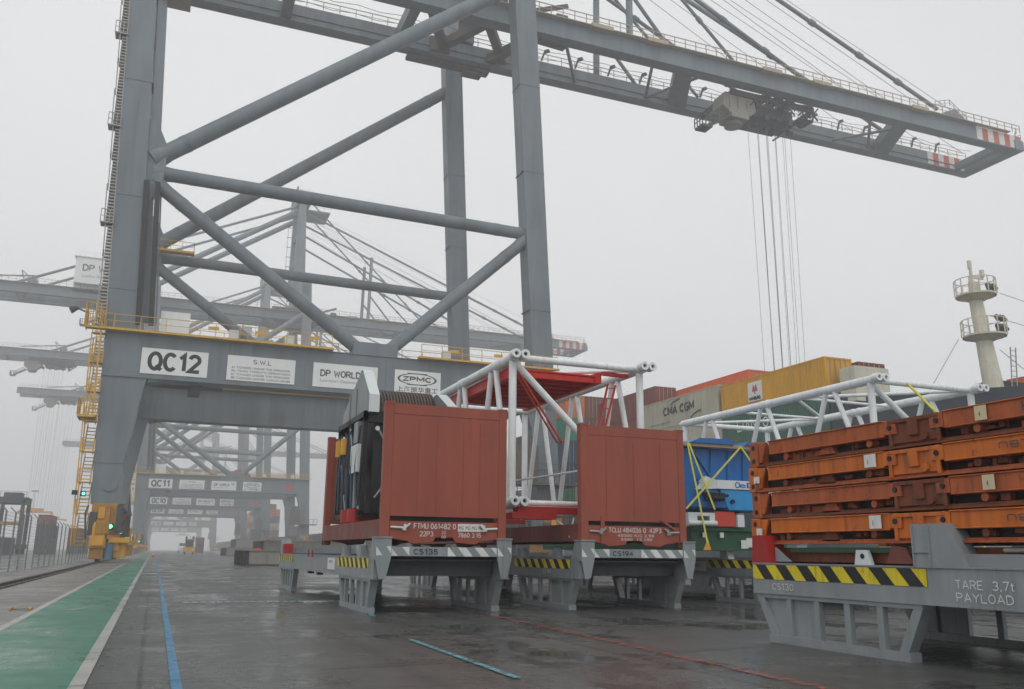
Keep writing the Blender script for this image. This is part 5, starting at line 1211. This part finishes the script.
# ------------------------------------------------------------------ vehicles, cone, ground boxes
def tractor():
    x, y = 8.0, 226.0; off = (x, y, 0); t = thing('terminal_tractor', off, 'yellow terminal tractor with dark cab driving on the quay', 'tractor'); B = lambda: MB(off)
    m = B(); m.box(x-1.25,x+1.25,y,y+5.5,.55,1.15); m.box(x-1.3,x+1.3,y-.15,y+.1,.45,1.6); m.box(x-1.35,x-.7,y+.2,y+1.6,1.15,1.7); m.box(x+.7,x+1.35,y+.2,y+1.6,1.15,1.7); m.build('chassis','bogie',t,bevel=.05)
    m = B(); m.box(x-.95,x+.95,y+.3,y+2.2,1.6,3.3); m.box(x-1.05,x+1.05,y+.2,y+2.3,3.3,3.45); c = m.build('cab','crane_dark',t,bevel=.06)
    m = B(); m.box(x-.8,x+.8,y+.27,y+.295,2.2,3.1); m.build('windscreen','glass',c)
    m = B(); m.box(x-1.0,x-.6,y+.3,y+.6,3.5,4.1); m.box(x+.5,x+1.0,y+.3,y+.6,3.5,4.1); m.bar((x,y+.5,3.4),(x,y+.5,4.2),.08,.08); m.build('work_light','black',c)
    for sx in (-1.1, .8):
        for yy in (.8, 4.3): m = B(); m.tube((x+sx,y+yy,.5),(x+sx+.3,y+yy,.5),.5,18); m.build('wheel','tyre',t)
    for sx in (-.9, .7): m = B(); m.box(x+sx,x+sx+.25,y-.18,y-.15,.9,1.1); m.build('headlight','plight',t)
tractor()
def van():
    x, y = 8.3, 290.0; off = (x, y, 0); t = thing('delivery_van', off, 'small white van parked far off beside the yellow tractor', 'van'); B = lambda: MB(off)
    m = B(); m.prism([(y,.5),(y,1.5),(y+.9,2.0),(y+1.5,3.1),(y+6,3.1),(y+6,.5)], 'x', x-1.05, x+1.05); m.build('body','signw',t,bevel=.08)
    m = B(); m._add([(x-.9,y+.93,2.1),(x+.9,y+.93,2.1),(x+.9,y+1.42,2.95),(x-.9,y+1.42,2.95)], [(0,1,2,3)]); m.build('windscreen','glass',t)
    for sx in (-1.08, .85):
        for yy in (1.0, 4.8): m = B(); m.tube((x+sx,y+yy,.42),(x+sx+.23,y+yy,.42),.42,16); m.build('wheel','tyre',t)
van()
t = thing('traffic_cone', (.12, 136, 0), 'small red traffic cone standing at the edge of the green walkway', 'cone')
m = MB((.12,136,0)); m.tube((.12,136,.05),(.12,136,.75),.2,14,.04); m.build('cone_body','cone',t)
m = MB((.12,136,0)); m.box(-.13,.37,135.75,136.25,.012,.05); m.build('foot','tyre',t)
m = MB((.12,136,0)); m.tube((.12,136,.35),(.12,136,.5),.14,14,.11); m.build('reflective_band','signw',t)
t = thing('yellow_bolt_plate', (-2.1, 18.6, 0), 'small yellow fixing lying on the concrete left of the green walkway', 'ground marker')
m = MB((-2.1,18.6,0)); m.box(-2.3,-2.26,18.45,18.75,.014,.05); m.box(-1.98,-1.94,18.45,18.75,.014,.05); m.build('end_cap','bogie',t)
m = MB((-2.1,18.6,0)); m.box(-2.26,-1.98,18.55,18.65,.014,.03); m.build('bar','hatch',t)

# ------------------------------------------------------------------ fence and yard on the left
def fence():
    X = -6.35; off = (X, 40, 0); t = thing('mesh_fence', off, 'tall grey mesh fence running beside the crane rail on the left', 'fence')
    for i in range(36):
        y = 40+i*3.0; m = MB(off); m.bar((X,y,0),(X,y,2.75),.07,.07); m.bar((X,y,2.75),(X-.25,y,3.0),.05,.05); m.build('post','fencem',t)
    m = MB(off)
    for i in range(700): y = 40+i*.15; m._add([(X,y,.08),(X,y+.014,.08),(X,y+.014,2.7),(X,y,2.7)], [(0,1,2,3)])
    for i in range(17): z = .1+i*.163; m._add([(X+.004,40,z),(X+.004,145,z),(X+.004,145,z+.014),(X+.004,40,z+.014)], [(0,1,2,3)])
    m.build('wire_mesh','fencem',t)
fence()
def straddle(x, y, label):
    off = (x, y, 0); t = thing('straddle_carrier', off, label, 'straddle carrier', 'straddle carriers working behind the fence'); B = lambda: MB(off); W, L, H = 5.0, 9.0, 10.4
    for sx in (0, W-.6):
        for sy in (0, L-.8): m = B(); m.box(x+sx,x+sx+.6,y+sy,y+sy+.8,1.4,H-.8); m.build('leg','strad',t)
        m = B(); m.box(x+sx-.1,x+sx+.7,y-.8,y+L+.8,.9,1.7); m.box(x+sx,x+sx+.6,y,y+L,H-1.4,H-.8); m.build('side_beam','strad',t)
        for k in range(4): m = B(); m.tube((x+sx+.05,y+.2+k*2.7,.62),(x+sx+.55,y+.2+k*2.7,.62),.62,18); m.build('wheel','tyre',t)
    m = B(); m.box(x,x+W,y,y+.9,H-1.4,H-.5); m.box(x,x+W,y+L-.9,y+L,H-1.4,H-.5); m.box(x-.3,x+W+.2,y+1,y+L-1,H-.5,H-.3); rail(m,(x-.3,y+1,H-.3),(x+W,y+1,H-.3),1.0,1.0); m.box(x+1,x+W-1,y+3,y+6,H-.3,H+.6)
    m.build('top_frame','strad',t)
    m = B(); m.box(x-1.4,x,y-.3,y+1.4,H-3.2,H-1.2); m.build('cab','strad',t)
    m = B(); m.box(x+.7,x+W-.7,y+1,y+L-1,5.2,5.7); m.build('spreader','bogie',t)
straddle(-27.4, 182, 'dark straddle carrier behind the fence, the right one of the pair')
straddle(-34.5, 170, 'dark straddle carrier behind the fence at the left edge of the photo')
YG = 'containers in the yard behind the fence'
yard = [(-23, 150, 0, 'darkgrey'), (-26, 150, 0, 'dark'), (-29, 152, 0, 'darkgrey'), (-32, 150, 0, 'dark'), (-35,150,0,'darkgrey'), (-19.5, 178, 0, 'darkgrey'), (-19.5, 178, 2.6, 'dark'), (-16.5, 205, 0, 'dark'), (-16.5, 205, 2.6, 'brown'), (-16.5,219,0,'darkgrey'), (-16.5,219,2.6,'dark'), (-22.5, 205, 5.2, 'brown'), (-22.5,205,2.6,'dark'), (-22.5,205,0,'darkgrey')]
yl = ['dark grey container in the yard below the right straddle carrier', 'near black container in the yard between the straddle carriers', 'dark grey yard container set slightly back behind the fence', 'near black yard container below the left straddle carrier', 'dark grey yard container at the left edge behind the fence', 'dark grey ground level container in the yard stack left of the crane leg', 'near black container on top in the yard stack right of the straddle carriers',
 'near black ground level container nearest the yellow stair behind the fence', 'brown container atop the yard stack nearest the yellow stair', 'dark grey lower container farthest back beside the yellow stair', 'near black upper container farthest back beside the yellow stair', 'brown topmost container of the highest yard stack', 'near black middle container of the highest yard stack', 'dark grey bottom container of the highest yard stack']
for (x, y, z, c), l in zip(yard, yl): container(x, y, z, c, l, group=YG)
def mast_light(x, y, label):
    t = thing('light_mast', (x,y,0), label, 'light mast', 'floodlight masts in the yard'); m = MB((x,y,0)); m.tube((x,y,0),(x,y,30),.35,10,.15); m.build('pole','rail_grey',t)
    m = MB((x,y,0)); m.box(x-1.6,x+1.6,y-.3,y+.3,29.6,30.3)
    m.build('lamp_head','crane_dark',t)
mast_light(-60, 520, 'slim floodlight mast rising above the yard behind the fence')

# ------------------------------------------------------------------ haze
mb = MB(); mb.box(-290, 490, -60, 1100, -4.9, 112)
hz = mb.build('haze', 'black'); tag(hz, kind='stuff')
m = bpy.data.materials.new('mist'); m.use_nodes = True; nt = m.node_tree; nt.nodes.clear()
out = nt.nodes.new('ShaderNodeOutputMaterial'); pv = nt.nodes.new('ShaderNodeVolumePrincipled')
pv.inputs['Color'].default_value = (0.985, 0.99, 1.0, 1); pv.inputs['Density'].default_value = 0.0016; pv.inputs['Anisotropy'].default_value = 0.0
nt.links.new(pv.outputs[0], out.inputs['Volume'])
hz.data.materials.clear(); hz.data.materials.append(m)

# ------------------------------------------------------------------ light and sky
w = bpy.data.worlds.new('World'); S.world = w; w.use_nodes = True; nt = w.node_tree; bg = nt.nodes['Background']
sky = nt.nodes.new('ShaderNodeTexSky'); sky.sky_type = 'NISHITA'; sky.sun_disc = False; sky.sun_elevation = R(50); sky.sun_rotation = R(200); sky.dust_density = 6; sky.air_density = 1
hs = nt.nodes.new('ShaderNodeHueSaturation'); hs.inputs['Saturation'].default_value = 0.12
nt.links.new(sky.outputs[0], hs.inputs['Color'])
mx = nt.nodes.new('ShaderNodeMix'); mx.data_type = 'RGBA'; mx.inputs['Factor'].default_value = 0.88      # closed cloud deck over most of the sky
tcw = nt.nodes.new('ShaderNodeTexCoord'); nz = nt.nodes.new('ShaderNodeTexNoise'); nz.inputs['Scale'].default_value = 1.6; nz.inputs['Detail'].default_value = 4
nt.links.new(tcw.outputs['Generated'], nz.inputs['Vector'])
rp = nt.nodes.new('ShaderNodeMapRange'); rp.inputs['From Min'].default_value = .3; rp.inputs['From Max'].default_value = .7; rp.inputs['To Min'].default_value = 6.6; rp.inputs['To Max'].default_value = 7.5
nt.links.new(nz.outputs['Fac'], rp.inputs['Value'])
cl = nt.nodes.new('ShaderNodeVectorMath'); cl.operation = 'SCALE'; cl.inputs[0].default_value = (0.985, 1.0, 1.012); nt.links.new(rp.outputs[0], cl.inputs['Scale'])
nt.links.new(hs.outputs[0], mx.inputs['A']); nt.links.new(cl.outputs[0], mx.inputs['B'])
nt.links.new(mx.outputs['Result'], bg.inputs['Color']); bg.inputs['Strength'].default_value = 0.130
sd = bpy.data.lights.new('sun', 'SUN'); sd.energy = 0.5; sd.angle = R(40); sd.color = (1, .98, .95)
so = bpy.data.objects.new('sun', sd); COL.objects.link(so); so.rotation_euler = (R(40), 0, R(-20))

# ------------------------------------------------------------------ camera
cd = bpy.data.cameras.new('camera'); cam = bpy.data.objects.new('camera', cd); COL.objects.link(cam)
right = Vector((0.92783398, -0.37286634, 0.00973623)); down = Vector((0.0955611, 0.21239879, -0.97249927)); fwd = Vector((0.36054428, 0.90324828, 0.23270233))
mt = Matrix.Identity(4)
for i in range(3): mt[i][0] = right[i]; mt[i][1] = -down[i]; mt[i][2] = -fwd[i]
mt[0][3], mt[1][3], mt[2][3] = 0, 0, 1.1
cam.matrix_world = mt; cd.sensor_width = 36; cd.sensor_fit = 'HORIZONTAL'; cd.lens = 869.658/1024*36; cd.clip_start = 0.05; cd.clip_end = 3000
S.camera = cam
S.view_settings.view_transform = 'Standard'; S.view_settings.look = 'None'; S.view_settings.exposure = 0; S.view_settings.gamma = 1
c = S.cycles; c.use_denoising = True
try: c.denoiser = 'OPENIMAGEDENOISE'
except Exception: pass
c.max_bounces = 8; c.diffuse_bounces = 3; c.glossy_bounces = 3; c.volume_bounces = 6; c.transparent_max_bounces = 8
